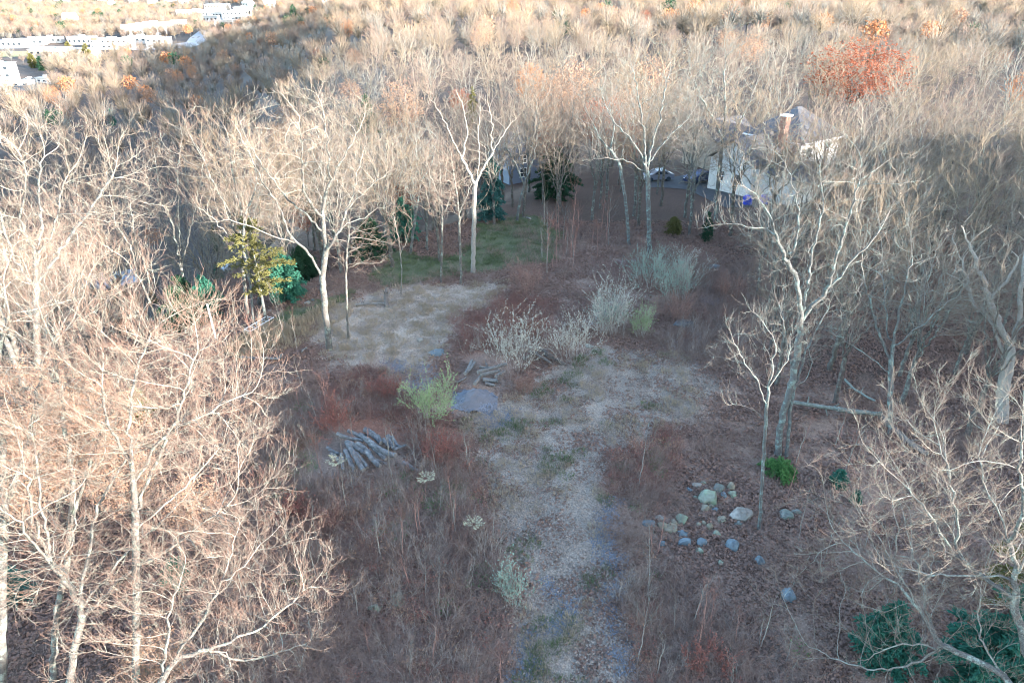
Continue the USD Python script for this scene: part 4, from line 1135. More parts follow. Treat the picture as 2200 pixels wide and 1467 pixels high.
leafy(1, canopy_spot(1840, 185, 9.5), 'big red-leaved oak right of the white house roof', (2.0, 2.0, 1.3), rz=0.6)
for px, py, h, q, s, lab in [
        (1295, 300, 6, 1, .85, 'rust-leaved tree behind the trunk of the tall dark-trunked tree'), (1225, 290, 6, 2, .8, 'tan-leaved tree left of the tall dark-trunked tree'), (1180, 300, 6, 1, .7, 'reddish tree above the broad dark conifer'),
        (1345, 250, 8, 2, .85, 'tan-leaved tree behind the tall dark-trunked crown'), (1140, 165, 11, 0, 1.0, 'orange-topped tree above the middle of the wood'), (985, 185, 10, 1, .7, 'pink-red tree top behind the pale dead tree'),
        (860, 235, 9, 2, .9, 'rounded peach-brown tree between big oak and pale dead tree'), (745, 60, 11, 0, 1.1, 'bright orange crown on the far ridge'), (412, 155, 11, 0, 1.1, 'wide orange crown left of centre on the slope'), (380, 160, 11, 0, 1.0, 'orange crown joined to the wide orange crown on the slope'),
        (112, 212, 10, 0, 1.2, 'orange round crown on the shaded left slope'), (150, 196, 10, 1, .7, 'small red crown beside the orange one on the left slope'), (560, 85, 11, 1, .9, 'pale red crown on the far slope'), (505, 140, 11, 0, .8, 'small orange crown below the pale red one'),
        (680, 110, 11, 1, .9, 'rosy crown on the far slope below the bright orange crown'), (1100, 14, 12, 0, 1.2, 'orange crown near the top edge, right of centre'), (1385, 32, 12, 1, 1.1, 'red crown near the top edge right of centre'), (1590, 12, 12, 1, 1.1, 'dark red crown at the top edge above the house'),
        (1205, 245, 9, 2, .9, 'tan-leaved crown in the wood above the broad dark conifer'), (1290, 255, 8, 1, .8, 'rust-leaved crown left behind the tall dark-trunked tree'), (1335, 290, 7, 1, .65, 'rust-leaved crown low behind the tall dark-trunked tree'), (1180, 210, 10, 2, .9, 'brown-leaved crown above the middle of the wood'), (655, 480, 3, 1, .42, 'small red-leaved tree behind the big oak limb'), (870, 420, 4, 1, .5, 'small red-brown tree in the gap right of the big oak'), (85, 880, 5, 2, .55, 'tan-leaved young tree inside the left crown'), (100, 1010, 4, 2, .5, 'tan-leaved young tree under the left crown'), (20, 1060, 4, 2, .5, 'brown-leaved young tree at the left edge'),
        (165, 960, 4.5, 2, .5, 'brown-leaved young tree between left trunks'), (260, 1040, 3.5, 2, .42, 'russet young tree behind the low-forking trunk'), (210, 870, 6, 2, .5, 'tan-leaved young tree under the domed crown'), (420, 1110, 2.5, 2, .33, 'russet young tree low at the right of the left crowns'), (330, 1440, 2.5, 2, .3, 'low russet tree at the foot of the lower left limbs'), (1690, 330, 6, 2, .6, 'russet tree right behind the white house'),
        (20, 430, 9, 2, .7, 'tan-brown tree top at the left edge of the wood'), (330, 340, 8, 2, .8, 'brown-leaved tree in the gap left of the gold pine')]:
    leafy(q, canopy_spot(px, py, h), lab, s)

# ------------------------------------------------------------------ shrubs that stand out
SH = [('silver_shrub', 1108, 792, 3.2, 3.3, M_PALETWIG, M_SILVER, 'largest silvery shrub, beside the old plank heap', 1500), ('silver_shrub', 1228, 776, 2.6, 2.8, M_PALETWIG, M_SILVER, 'silvery shrub right of the largest one, over the brush heap', 1100),
      ('silver_shrub', 1312, 722, 3.4, 3.6, M_PALETWIG, M_SILVER, 'tall silvery green shrub in the middle row', 1500), ('silver_shrub', 1300, 712, 2.0, 2.6, M_PALETWIG, M_SAGE, 'greyish green shrub merged with the tall silvery one', 700),
      ('lime_shrub', 1376, 722, 1.4, 2.0, M_PALETWIG, M_LIME, 'small bright green shrub at the right end of the silvery row', 800), ('sage_shrub', 1400, 618, 3.6, 3.0, M_PALETWIG, M_SAGE, 'wide grey-green shrub at the back right, left half', 1700),
      ('sage_shrub', 1450, 650, 2.6, 3.2, M_PALETWIG, M_SAGE, 'wide grey-green shrub at the back right, right half', 1200), ('sage_shrub', 1470, 612, 2.2, 2.6, M_PALETWIG, M_SILVER, 'pale shrub behind the wide grey-green one', 800),
      ('lime_shrub', 926, 900, 2.4, 2.6, M_PALETWIG, M_LIME, 'yellow-green rounded shrub left of the gravel heap', 2000), ('rust_shrub', 722, 935, 1.4, 1.9, M_REDTWIG, M_REDLEAF, 'bright rust-red leafy shrub above the log stack', 700),
      ('rust_shrub', 1128, 632, 3.4, 2.4, M_REDTWIG, M_DRYLEAF, 'reddish brown shrub at the back of the clearing', 900), ('rust_shrub', 1565, 640, 3.0, 1.6, M_REDTWIG, M_DRYLEAF, 'tan-pink dry shrub in the mauve thicket at right', 700), ('rust_shrub', 1448, 690, 2.6, 2.0, M_REDTWIG, M_DRYLEAF, 'tan dry shrub below the wide grey-green one', 700),
      ('rust_shrub', 700, 1140, 2.2, 1.3, M_REDTWIG, M_DRYLEAF, 'orange-leaved bramble clump below the log stack', 350), ('rust_shrub', 640, 1110, 1.8, 1.1, M_REDTWIG, M_REDLEAF, 'red-leaved bramble left of the orange clump', 450), ('rust_shrub', 945, 985, 1.8, 1.6, M_REDTWIG, M_REDLEAF, 'red-brown leafy bush right of the log stack', 600),
      ('rust_shrub', 1130, 845, 1.6, 1.2, M_REDTWIG, M_DRYLEAF, 'russet fern-like bush right of the plank heap', 500), ('rust_shrub', 830, 850, 2.2, 1.2, M_REDTWIG, M_REDLEAF, 'pinkish red low bush left of the lime shrub', 500), ('rust_shrub', 1520, 1440, 1.8, 1.1, M_REDTWIG, M_REDLEAF, 'dull red bush near the bottom edge right of the path', 500),
      ('pale_shrub', 1100, 1292, 1.2, 1.5, M_PALETWIG, M_SAGE, 'small pale mint-leaved shrub on the left edge of the path', 500), ('gold_shrub', 1686, 388, 2.0, 1.6, M_PALETWIG, M_GOLD, 'yellow bush against the white house wall', 900), ('dry_shrub', 560, 880, 2.0, 1.8, M_TWIG, M_TANLEAF, 'grey-brown bush below the fallen branch at left', 150)]
for q, (nm_, px, py, W, Hh, tw, lf, lab, nl) in enumerate(SH):
    shrub(nm_, px, py, W * 1.25, Hh * 1.2, tw, lf, lab, nleaf=int(nl * 2.2), seed=q, lsize=0.10, nst=32, sub=8, spread=.36)


def sumac(px, py, Hh, lab, seed):
    rng = np.random.default_rng(seed)
    B = spot(px, py)
    th = thing('pale_leaved_sapling', lab, 'sapling', B)
    poly = np.stack([np.array([0, 0, -.05]), np.array([.05, .03, .4 * Hh]), np.array([.15, .05, .75 * Hh]), np.array([.12, .02, Hh])])[None]
    put(th, 'stem', tubes(poly, np.array([[.018, .016, .013, .009]]), np.array([[.3, .5, .7, .9]]), 5), M_REDTWIG)
    g, lv = [], []
    for k in range(8):
        a = k * .8 + rng.normal(0, .2)
        d = np.array([math.cos(a), math.sin(a), .55])
        p = poly[0, 3] * 0.96; L = .5 * rng.uniform(.8, 1.2)
        q = np.stack([p, p + d * L * .5, p + d * L * [1, 1, .75]])
        g.append(tubes(q[None], np.array([[.006, .004, .003]]), np.array([[.9, .9, 1]])))
        for s in (-1, 1):
            u = np.linspace(.25, 1, 7)[:, None]
            P = q[0] * (1 - u) + q[2] * u
            side = np.cross(d, [0, 0, 1.0]); side /= np.linalg.norm(side)
            lv.append(leaves(rng, P, .16, unit(s * side * np.ones((7, 1)) + .35 * d - [0, 0, .15]), .3))
    put(th, 'leaf_stalks', merge(g), M_REDTWIG); put(th, 'leaves', merge(lv), M_CREAM)


for q, (px, py, Hh, lab) in enumerate([(728, 1060, 2.3, 'sapling with cream fan of leaves in front of the log stack'), (913, 1080, 1.8, 'sapling with cream spread leaves below right of the log stack'), (1014, 1165, 1.3, 'small sapling with one cream leaf tuft at the path edge')]):
    sumac(px, py, Hh, lab, 70 + q)

# ------------------------------------------------------------------ saplings standing in the brush
SAP = []
for q in range(4):
    rng = np.random.default_rng(80 + q)
    Hh = [3.6, 2.8, 4.4, 2.2][q]
    top = np.array([rng.normal(0, .25), rng.normal(0, .25), Hh])
    pl = [[np.array([0, 0, -.1]), top * [.3, .3, .4] + [.04, -.03, 0], top * [.7, .7, .75], top]]
    for k in range(5):
        f = rng.uniform(.35, .85); a = rng.uniform(0, 6.28)
        b = top * [.6 * f, .6 * f, f]
        pl.append([b, b + np.array([math.cos(a) * .25, math.sin(a) * .25, .35]) * Hh * .35, b + np.array([math.cos(a) * .4, math.sin(a) * .4, .85]) * Hh * .33])
    t = Tree(80 + q, pl, np.zeros((0, 3)), D=.28, rtip=.006, R=.022, wiggle=.1)
    t.ntrunk = 4
    SAP.append((t.skin(t.r > .012, 5), merge([t.skin(t.r <= .012, 3)] + t.twigs(per=.9, length=(.2, .6), rad=.0045, sub=1, segs=2, rmax=.02, up=.7))))
sap_first = {}


def sapling(x, y, q, lab, grp, s, rz):
    look = ['tall red-stemmed', 'pinkish', 'tallest grey', 'short red-stemmed'][q]
    lab, grp = look + ' ' + lab, look + ' ' + grp
    m = [M_REDTWIG, M_MAPLE, M_GREY, M_REDTWIG][q]
    loc = (x, y, gzf(x, y))
    if q not in sap_first:
        th = thing('sapling', lab, 'sapling', loc, rz, grp, s)
        put(th, 'stem', SAP[q][0], m); put(th, 'twigs', SAP[q][1], m)
        sap_first[q] = th
    else:
        dup(sap_first[q], 'sapling', lab, 'sapling', loc, rz, grp, s)


rngS = np.random.default_rng(8)
for zone_, n_, lab, grp, *k_ in [(Z_BRUSH[0], 75, 'thin leafless sapling in the brush left of the path', 'saplings in the brush left of the path'), (Z_BRUSH[1], 26, 'thin leafless sapling in the brush right of the path', 'saplings in the brush right of the path'),
                            (zone((1130, 590), (1300, 590), (1330, 500), (1160, 480)), 26, 'thin pale young stem in the row before the broad dark conifer', 'young stems at the back of the clearing', 1.5),
                            (zone((1660, 1010), (1800, 900), (1900, 1000), (1880, 1300), (1700, 1250)), 16, 'thin leafless sapling on the leaf-covered floor of the right wood', 'saplings in the right wood'),
                            (zone((470, 740), (640, 690), (660, 760), (520, 790)), 9, 'thin leafless sapling by the fallen branch left of the big oak', 'saplings left of the big oak')]:
    b = zone_.bounds; k = 0
    while k < n_:
        x, y = rngS.uniform(b[0], b[2]), rngS.uniform(max(b[1], 15), b[3])
        if zone_.contains(shapely.Point(x, y)):
            sapling(x, y, int(rngS.integers(4)), lab, grp, rngS.uniform(.55, 1.15) * (k_[0] if k_ else 1), rngS.uniform(0, 6.28)); k += 1

# ------------------------------------------------------------------ ground cover
rngG = np.random.default_rng(9)


Z_PILES = [zone((680, 900), (880, 910), (890, 1000), (760, 1040), (680, 1030)), zone((985, 760), (1100, 760), (1100, 840), (990, 840)), zone((960, 835), (1080, 835), (1085, 890), (960, 890))]


def scatter(n, box, test):
    x, y = rngG.uniform(box[0], box[1], n), rngG.uniform(box[2], box[3], n)
    ok = test(x, y)
    for z_ in Z_PILES:
        ok &= ~shapely.contains_xy(z_, x, y)
    return x[ok], y[ok]


def cover(name, protos, mats, xy, smin, smax, label, cat, dz=0.0, tilt=.12):
    x, y = xy
    n = len(x)
    print(name, n)
    instancer(name, protos, mats, np.stack([x, y, gzf(x, y) + dz], 1), rngG.integers(0, len(protos), n), rngG.uniform(0, 6.28, n), rngG.uniform(smin, smax, n), label, cat, tilt=rngG.normal(0, tilt, n))


def bramble(seed, L, n, rad=.0055, sp=.75):
    rng = np.random.default_rng(seed)
    return merge(stems(rng, n, L, rad, sp, .45, -.25, 5, 7, .38)[0])


BR = [bramble(s, L, n) for s, L, n in ((1, 1.1, 16), (2, .8, 18), (3, 1.4, 12))]
rngb = np.random.default_rng(4)


def leafy_low(seed, n, r, h, size):
    rng = np.random.default_rng(seed)
    a = rng.uniform(0, 6.28, n); q = r * np.sqrt(rng.random(n))
    return leaves(rng, np.stack([q * np.cos(a), q * np.sin(a), h * rng.random(n) ** 1.3], 1), size, None, .6)


cover('bramble_thicket', BR, [M_TWIG, M_TWIG, M_TWIG], scatter(5600, (-26, 26, 14, 46), lambda x, y: inside('brush', x, y, 1.2) & ~inside('path', x, y, .8)), .6, 1.15, 'grey-brown bramble thicket on both sides of the path', 'brambles')
cover('bramble_thicket', BR, [M_REDTWIG] * 3, scatter(9000, (-26, 30, 14, 76), lambda x, y: inside('rust', x, y, 1.3)), .5, .95, 'reddish low thicket around the logs and silvery shrubs', 'brambles')
cover('bramble_thicket', BR, [M_TWIG] * 3, scatter(7000, (-5, 50, 30, 76), lambda x, y: inside('mauve', x, y, 1.5)), .6, 1.1, 'mauve-grey thicket at the back right of the clearing', 'brambles')
wood_floor = lambda x, y: ~inside('path', x, y, .6) & ~inside('field', x, y, .8) & ~inside('brush', x, y) & ~inside('yard', x, y) & (np.hypot(x, y) > 14) & (np.abs(x) < .85 * y + 6)
cover('bramble_thicket', BR, [M_TWIG] * 3, scatter(9000, (-45, 48, 14, 78), lambda x, y: wood_floor(x, y) & (meshkit.fbm(np.stack([x, y, 0 * x], -1) / 5, 3, 12) > .56)), .45, 1.0, 'scattered undergrowth twigs on the wood floor', 'undergrowth')
LOWRED = [leafy_low(1, 60, .5, .6, .09), leafy_low(2, 60, .5, .8, .09)]
cover('bramble_leaves', LOWRED, [M_REDLEAF, M_TANLEAF], scatter(5200, (-26, 26, 14, 60), lambda x, y: (inside('brush', x, y, 1) | inside('rust', x, y, 1)) & (meshkit.fbm(np.stack([x, y, 0 * x], -1) / 3.5, 3, 14) > .6)), .6, 1.1, 'red and russet leaves still on the brambles', 'leaves')
cover('bramble_leaves', [leafy_low(3, 60, .5, .4, .08)], [M_GREENLEAF], scatter(5000, (-26, 26, 14, 50), lambda x, y: (inside('brush', x, y, 1)) & (meshkit.fbm(np.stack([x, y, 0 * x], -1) / 3.0, 3, 18) > .66)), .6, 1.1, 'small green leaves low in the brush', 'leaves')


def litter(seed, n, r, size, h=.03):
    rng = np.random.default_rng(seed)
    P = np.stack([rng.uniform(-r, r, n), rng.uniform(-r, r, n), rng.uniform(.0, h, n)], 1)
    d = unit(np.stack([rng.normal(0, 1, n), rng.normal(0, 1, n), rng.normal(.1, .3, n)], 1))
    return leaves(rng, P, size, d, .7, fold=.35)


LT = [litter(1, 85, .9, .19), litter(2, 85, .9, .17), litter(3, 85, .9, .21)]
cover('leaf_litter', LT, [M_LITTER] * 3, scatter(9000, (-42, 48, 14, 80), lambda x, y: ~inside('path', x, y, .5) & ~inside('field', x, y, .8) & ~inside('green', x, y, .8) & (np.abs(x) < .85 * y + 6)), .8, 1.2, 'fallen brown leaves covering the ground', 'leaves', .01, .03)
cover('leaf_litter', LT[:2], [M_LITTER] * 2, scatter(1300, (-28, 28, 14, 70), lambda x, y: inside('path', x, y, .8)), .7, 1.2, 'brown leaves blown over the grassy path', 'leaves', .01, .03)
LT2 = [litter(4, 60, .9, .11), litter(5, 60, .9, .11)]
cover('leaf_litter', LT2, [M_LITTERPALE] * 2, scatter(6000, (-28, 28, 14, 70), lambda x, y: inside('path', x, y, .8) | inside('field', x, y, .8)), .8, 1.2, 'pale curled leaves strewn over the grassy path and field', 'leaves', .01, .03)


def tuft(seed, n, L, r, sp):
    rng = np.random.default_rng(seed)
    a = rng.uniform(0, 6.28, n); q = r * np.sqrt(rng.random(n))
    P = np.stack([q * np.cos(a), q * np.sin(a), 0 * a], 1)
    th = np.abs(rng.normal(0, sp, n))
    return leaves(rng, P, L, unit(np.stack([np.sin(th) * np.cos(a), np.sin(th) * np.sin(a), np.cos(th)], 1)), .07, fold=.1)


TF = [tuft(1, 60, .28, .35, .8), tuft(2, 60, .22, .4, .9)]
cover('dry_grass', TF, [M_STRAW] * 2, scatter(8000, (-30, 30, 14, 72), lambda x, y: inside('field', x, y, .9) | (inside('path', x, y, .9) & (meshkit.fbm(np.stack([x, y, 0 * x], -1) / 3, 3, 21) > .5))), .7, 1.3, 'short dry straw grass of the field and path', 'grass')
cover('green_grass', TF, [M_GRASS] * 2, scatter(7000, (-30, 30, 14, 85), lambda x, y: inside('green', x, y, .9) | (inside('path', x, y, .9) & (meshkit.fbm(np.stack([x, y, 0 * x], -1) / 3, 3, 22) > .58))), .7, 1.3, 'green-grey grass patches on the path and at the back', 'grass')
TALL = [tuft(3, 70, .5, .5, .5), tuft(4, 60, .4, .5, .6)]
WEED = [merge(stems(np.random.default_rng(s_), 9, 1.3, .007, .28, .5, .2, 3, 5, .3)[0]) for s_ in (61, 62, 63)]
cover('dry_stalks', WEED, [M_PALETWIG, M_REDTWIG, M_PALETWIG], scatter(3200, (-26, 26, 14, 62), lambda x, y: (inside('brush', x, y, 1) | inside('rust', x, y, 1) | inside('mauve', x, y, 1)) & ~inside('path', x, y, .6) & (meshkit.fbm(np.stack([x, y, 0 * x], -1) / 4, 3, 25) > .46)), .5, 1.25, 'tan-grey dry stalks standing in the brush', 'weeds', tilt=.15)
Z_TALL = zone((480, 760), (560, 700), (640, 690), (700, 660), (740, 640), (660, 700), (650, 740), (560, 780))
cover('tall_grass', TALL, [M_STRAW] * 2, scatter(1500, (-28, -10, 42, 62), lambda x, y: shapely.contains_xy(Z_TALL, x, y)), .7, 1.2, 'tall tan grass on the rim left of the big oak', 'grass')


def gravel_patch(seed, n, r, s):
    rng = np.random.default_rng(seed)
    gs = []
    base = trimesh.creation.icosphere(0)
    for _ in range(n):
        v = base.vertices * (s * rng.uniform(.5, 1.3, 3)) + [*rng.uniform(-r, r, 2), s * .2]
        gs.append(dict(V=v, F=base.faces, N=None, attr={}))
    return merge(gs)


M_GRAVEL = leaf_mat('gravel_stones', (0.15, 0.16, 0.185), (0.27, 0.28, 0.31), (0.09, 0.095, 0.11), 0.0)
GP = [gravel_patch(1, 40, .45, .045), gravel_patch(2, 40, .45, .04)]
cover('track_gravel', GP, [M_GRAVEL] * 2, scatter(9000, (-12, 16, 14, 60), lambda x, y: inside('gravel', x, y, 1.3)), .7, 1.2, 'blue-grey gravel showing in the wheel tracks', 'gravel', 0, .02)

# ------------------------------------------------------------------ logs
M_LOG = mat('log_bark', {
    'tc': ('geometry', {}), 'n': ('noise_texture', {'scale': 5.0, 'detail': 6.0, 'roughness': 0.7}), 'n2': ('noise_texture', {'scale': 30.0, 'detail': 3.0}),
    'oi': ('object_info', {}),
    'r': ('rgb_ramp', {'ramp': [(0.3, (0.03, 0.032, 0.036)), (0.45, (0.105, 0.11, 0.115)), (0.58, (0.16, 0.165, 0.17)), (0.72, (0.27, 0.315, 0.31))]}),
    'b': ('bump', {'strength': 0.8, 'distance': 0.02}), 'p': ('principled_bsdf', {'roughness': 0.9, 'specular_ior_level': 0.15})},
    [('tc.position', 'n.vector'), ('tc.position', 'n2.vector'), ('n.fac', 'r.fac'), ('r.color', 'p.base_color'), ('n2.fac', 'b.height'), ('b.normal', 'p.normal')])
M_OLDWOOD = plain('old_wood', (0.14, 0.13, 0.12), .85, .6, 7.0, .6)
M_CUT = plain('cut_wood', (0.20, 0.185, 0.16), .8, .2, 12.0)
M_MOSSLOG = plain('mossy_log', (0.12, 0.135, 0.12), .9, .6, 7.0, .6)
M_DARKLOG = plain('dark_log', (0.10, 0.085, 0.075), .9, .5, 6.0, .6)


def log(p0, p1, r, m, label, group, seed, cat='log', bend=.04, branchy=0):
    rng = np.random.default_rng(seed)
    p0, p1 = np.asarray(p0, float), np.asarray(p1, float)
    L = np.linalg.norm(p1 - p0); k = 9
    u = np.linspace(0, 1, k)[:, None]
    off = rng.normal(0, 1, 3) * bend * L
    poly = p0 * (1 - u) + p1 * u + np.sin(u * np.pi) * off * [1, 1, .3] + rng.normal(0, .012, (k, 3))
    mid_ = poly.mean(0)
    rr = r * np.linspace(1.08, .86, k) * rng.uniform(.94, 1.06, k)
    q = poly - mid_
    th = thing('log', label, cat, mid_, group=group)
    g = tubes(q[None], rr[None], np.zeros((1, k)), 10)
    g['V'] = g['V'] + np.repeat(rng.normal(0, .05, (k * 10, 1)) * r, 3, 1)
    g.pop('attr')
    g['attr'] = {}
    parts = [g]
    for b in range(branchy):
        i = int(rng.integers(2, k - 1)); d = unit(rng.normal(0, 1, 3) + [0, 0, .4])
        s = np.stack([q[i], q[i] + d * L * .12, q[i] + d * L * .2 + rng.normal(0, .03, 3)])
        gg = tubes(s[None], (r * np.array([.45, .35, .2]))[None], np.zeros((1, 3)), 6); gg['attr'] = {}
        parts.append(gg)
    put(th, 'bark', merge(parts), m)
    for e, sgn in ((0, -1), (k - 1, 1)):
        c = q[e]
        ring = g['V'].reshape(k, 10, 3)[e]
        t_ = unit(q[e] - q[e + (1 if e == 0 else -1)])
        V = np.vstack([c + t_ * .012, ring + t_ * .004])
        F = np.array([[0, 1 + j, 1 + (j + 1) % 10] if sgn > 0 else [0, 1 + (j + 1) % 10, 1 + j] for j in range(10)])
        put(th, 'cut_end', dict(V=V, F=F), M_CUT)
    return th


def _on(px, py, h):
    g0 = ground(px, py); d = ray(px, py)
    t = (g0[2] + h - EYE) / d[2]
    p = np.array([0, 0, EYE]) + t * d
    return np.array([p[0], p[1], gzf(p[0], p[1]) + h])


A = [(390, 420, 600, 780, 26, .30, 'thick log at the left of the log stack, lying towards the camera'), (372, 520, 450, 740, 21, .22, 'short leftmost log of the log stack, lichen at its end'), (440, 430, 640, 560, 22, .38, 'log second from the left near the top of the stack'),
     (520, 430, 700, 570, 22, .42, 'log crossing the middle of the log stack'), (640, 540, 815, 730, 26, .28, 'log at the lower middle of the stack, pale front end'), (500, 560, 650, 745, 20, .16, 'half-hidden lower log in the gap of the stack'), (690, 450, 885, 640, 22, .30, 'log right of the middle, partly in shade'),
     (640, 375, 1010, 600, 28, .50, 'longest log, on top of the stack running down right'), (620, 250, 830, 430, 28, .42, 'thick smooth log at the back top of the stack'), (410, 258, 640, 375, 19, .52, 'pale crooked log on top at the upper left'), (262, 305, 600, 392, 17, .60, 'lichen-whitened crooked branch lying across the top left'),
     (850, 385, 940, 490, 18, .24, 'short log at the right end of the stack, behind'), (915, 345, 1010, 515, 20, .26, 'log with pale lichen at the right end of the stack'), (970, 350, 1065, 480, 17, .22, 'rightmost dark log of the stack'), (1000, 515, 1150, 450, 12, .34, 'thin pale branch sticking out right of the stack'),
     (1110, 680, 1300, 785, 20, .14, 'dark lichen-edged log lying alone below the stack'), (320, 560, 335, 770, 16, .14, 'grey log end at the far left in the weeds'), (560, 480, 780, 690, 22, .18, 'lower log under the middle of the stack'), (540, 300, 660, 350, 16, .30, 'short dark log wedged at the back of the stack'), (180, 560, 300, 700, 18, .2, 'log in the weeds left of the stack, front one'), (130, 480, 290, 560, 16, .16, 'thin log in the weeds left of the stack, rear one'), (420, 620, 470, 790, 15, .15, 'short log at the front left of the stack'), (730, 640, 900, 700, 16, .12, 'log lying in front of the right half of the stack'), (580, 330, 800, 520, 20, .5, 'slim log lying over the middle of the stack')]
for q, (x0, y0, x1, y1, w, h, lab) in enumerate(A):
    a, b = _on(680 + x0 / 5.946, 880 + y0 / 5.946, h + .3), _on(680 + x1 / 5.946, 880 + y1 / 5.946, max(h, .15))
    log(a, b, 1.3 * w / 5.946 * np.linalg.norm(a - [0, 0, EYE]) / FPX, M_LOG, lab, 'logs of the grey log stack', 700 + q, branchy=1 if w < 20 else 0)
Bq = [(790, 945, 832, 858, 11, .25, 'pale upright log end left of the plank heap'), (805, 930, 850, 870, 9, .3, 'second pale log leaning left of the heap'), (870, 935, 1052, 888, 11, .55, 'long split plank on top of the old plank heap'), (890, 955, 1010, 925, 10, .45, 'weathered plank under the top plank'), (850, 1012, 890, 958, 11, .22, 'short pale log pointing forward under the planks'),
      (905, 985, 995, 990, 14, .2, 'thick pale log at the front of the plank heap'), (920, 1008, 975, 1018, 10, .12, 'lowest log in front of the plank heap'), (985, 965, 1045, 930, 10, .32, 'grey log at the right of the plank heap'), (740, 1000, 800, 962, 5, .1, 'thin pale stick left of the plank heap'), (880, 900, 1000, 912, 8, .5, 'thin weathered branch at the back of the heap'), (930, 890, 915, 850, 6, .35, 'grey stub sticking up behind the heap'),
      (1160, 850, 1260, 800, 9, .3, 'dark rotten log in the brush heap, left'), (1240, 770, 1390, 860, 10, .4, 'dark rotten log in the brush heap, long one'), (1290, 820, 1420, 880, 9, .25, 'dark rotten log at the right end of the brush heap'), (1190, 800, 1330, 870, 8, .5, 'dark branch across the brush heap')]
for q, (x0, y0, x1, y1, w, h, lab) in enumerate(Bq):
    a, b = _on(730 + x0 / 2.934, 480 + y0 / 2.934, h + .05), _on(730 + x1 / 2.934, 480 + y1 / 2.934, h)
    log(a, b, w / 2.934 * np.linalg.norm(a - [0, 0, EYE]) / FPX, M_DARKLOG if q >= 11 else M_OLDWOOD, lab, 'logs of the old plank heap' if q < 11 else 'rotten logs of the brush heap', 740 + q)
heap = [bramble(s, 1.6, 24, .012, 1.1) for s in (51, 52)]
for q, (px, py, lab) in enumerate([(1160, 772, 'dark heap of cut brush under the silvery shrubs, left part'), (1190, 778, 'dark heap of cut brush under the silvery shrubs, right part'), (1095, 830, 'dark brush behind the russet bush by the plank heap'), (1045, 790, 'tangle of twigs behind the plank heap'), (770, 1012, 'twiggy debris at the front of the grey log stack')]):
    th = thing('brush_heap', lab, 'brush heap', spot(px, py), q * 1.3)
    put(th, 'sticks', heap[q % 2], M_TWIG)
# fallen wood
log(_on(517, 768, .12), _on(600, 771, .2), .11, M_OLDWOOD, 'crooked fallen branch on the rim left of the big oak', None, 761, 'fallen branch', .09, 2)
log(_on(600, 771, .1), _on(607, 760, .5), .12, M_OLDWOOD, 'stub of the fallen branch left of the big oak', None, 762, 'fallen branch')
log(_on(648, 758, .1), _on(660, 748, .3), .07, M_OLDWOOD, 'small pale curved branch just left of the big oak', None, 763, 'fallen branch', .2)
log(_on(764, 655, .15), _on(830, 652, .2), .10, M_OLDWOOD, 'fallen bare treetop lying at the left back of the field', None, 764, 'fallen tree', .05, 5)
log(_on(832, 662, .0), _on(834, 638, .1) + [0, 0, .9], .20, M_DARKLOG, 'dark upturned root stump at the end of the fallen treetop', None, 765, 'stump', .05, 4)
log(_on(1700, 862, .9), _on(1800, 880, 1.0), .13, M_MOSSLOG, 'left length of the lichen-covered fallen tree in the right wood', None, 766, 'fallen tree', .04, 3)
log(_on(1800, 880, 1.0), _on(1895, 888, .7), .16, M_MOSSLOG, 'middle length of the lichen-covered fallen tree in the right wood', None, 767, 'fallen tree', .03, 3)
log(_on(1890, 890, .5), _on(1990, 975, .25), .2, M_DARKLOG, 'butt length of the fallen tree running down right', None, 768, 'fallen tree', .03, 2)
log(_on(1030, 446, .3), _on(1140, 470, .2), .14, M_OLDWOOD, 'pale log lying at the back near the dark conifers', None, 769, 'fallen tree', .04, 1)
log(_on(1815, 815, .6), _on(1880, 860, .8), .08, M_MOSSLOG, 'bluish dead branch slanting above the fallen tree', None, 770, 'fallen branch', .04, 2)

# ------------------------------------------------------------------ stones
def stone_mat(name, c, moss):
    return mat(name, {'tc': ('texture_coordinate', {}), 'n': ('noise_texture', {'scale': 4.0, 'detail': 6.0, 'roughness': .65}), 'n2': ('noise_texture', {'scale': 1.6, 'detail': 3.0}),
                      'r': ('rgb_ramp', {'ramp': [(.3, tuple(x * .55 for x in c)), (.5, c), (.7, tuple(min(1, x * 1.3) for x in c))]}),
                      'mr': ('rgb_ramp', {'ramp': [(.45, (0, 0, 0)), (.6, (.6, .6, .6))]}), 'm': ('mix', {'color2': moss}), 'b': ('bump', {'strength': .7, 'distance': .03}), 'p': ('principled_bsdf', {'roughness': .9, 'specular_ior_level': .2})},
               [('tc.object', 'n.vector'), ('tc.object', 'n2.vector'), ('n.fac', 'r.fac'), ('n2.fac', 'mr.fac'), ('mr.color', 'm.fac'), ('r.color', 'm.color1'), ('m.color', 'p.base_color'), ('n.fac', 'b.height'), ('b.normal', 'p.normal')])


STN = dict(g=stone_mat('greenish_stone', (.165, .18, .14), (.17, .24, .15)), t=stone_mat('tan_stone', (.185, .165, .125), (.15, .15, .10)), b=stone_mat('bluish_stone', (.105, .13, .145), (.095, .115, .115)), w=stone_mat('pale_stone', (.215, .20, .175), (.16, .16, .13)), d=stone_mat('dark_stone', (.12, .13, .12), (.10, .13, .09)))


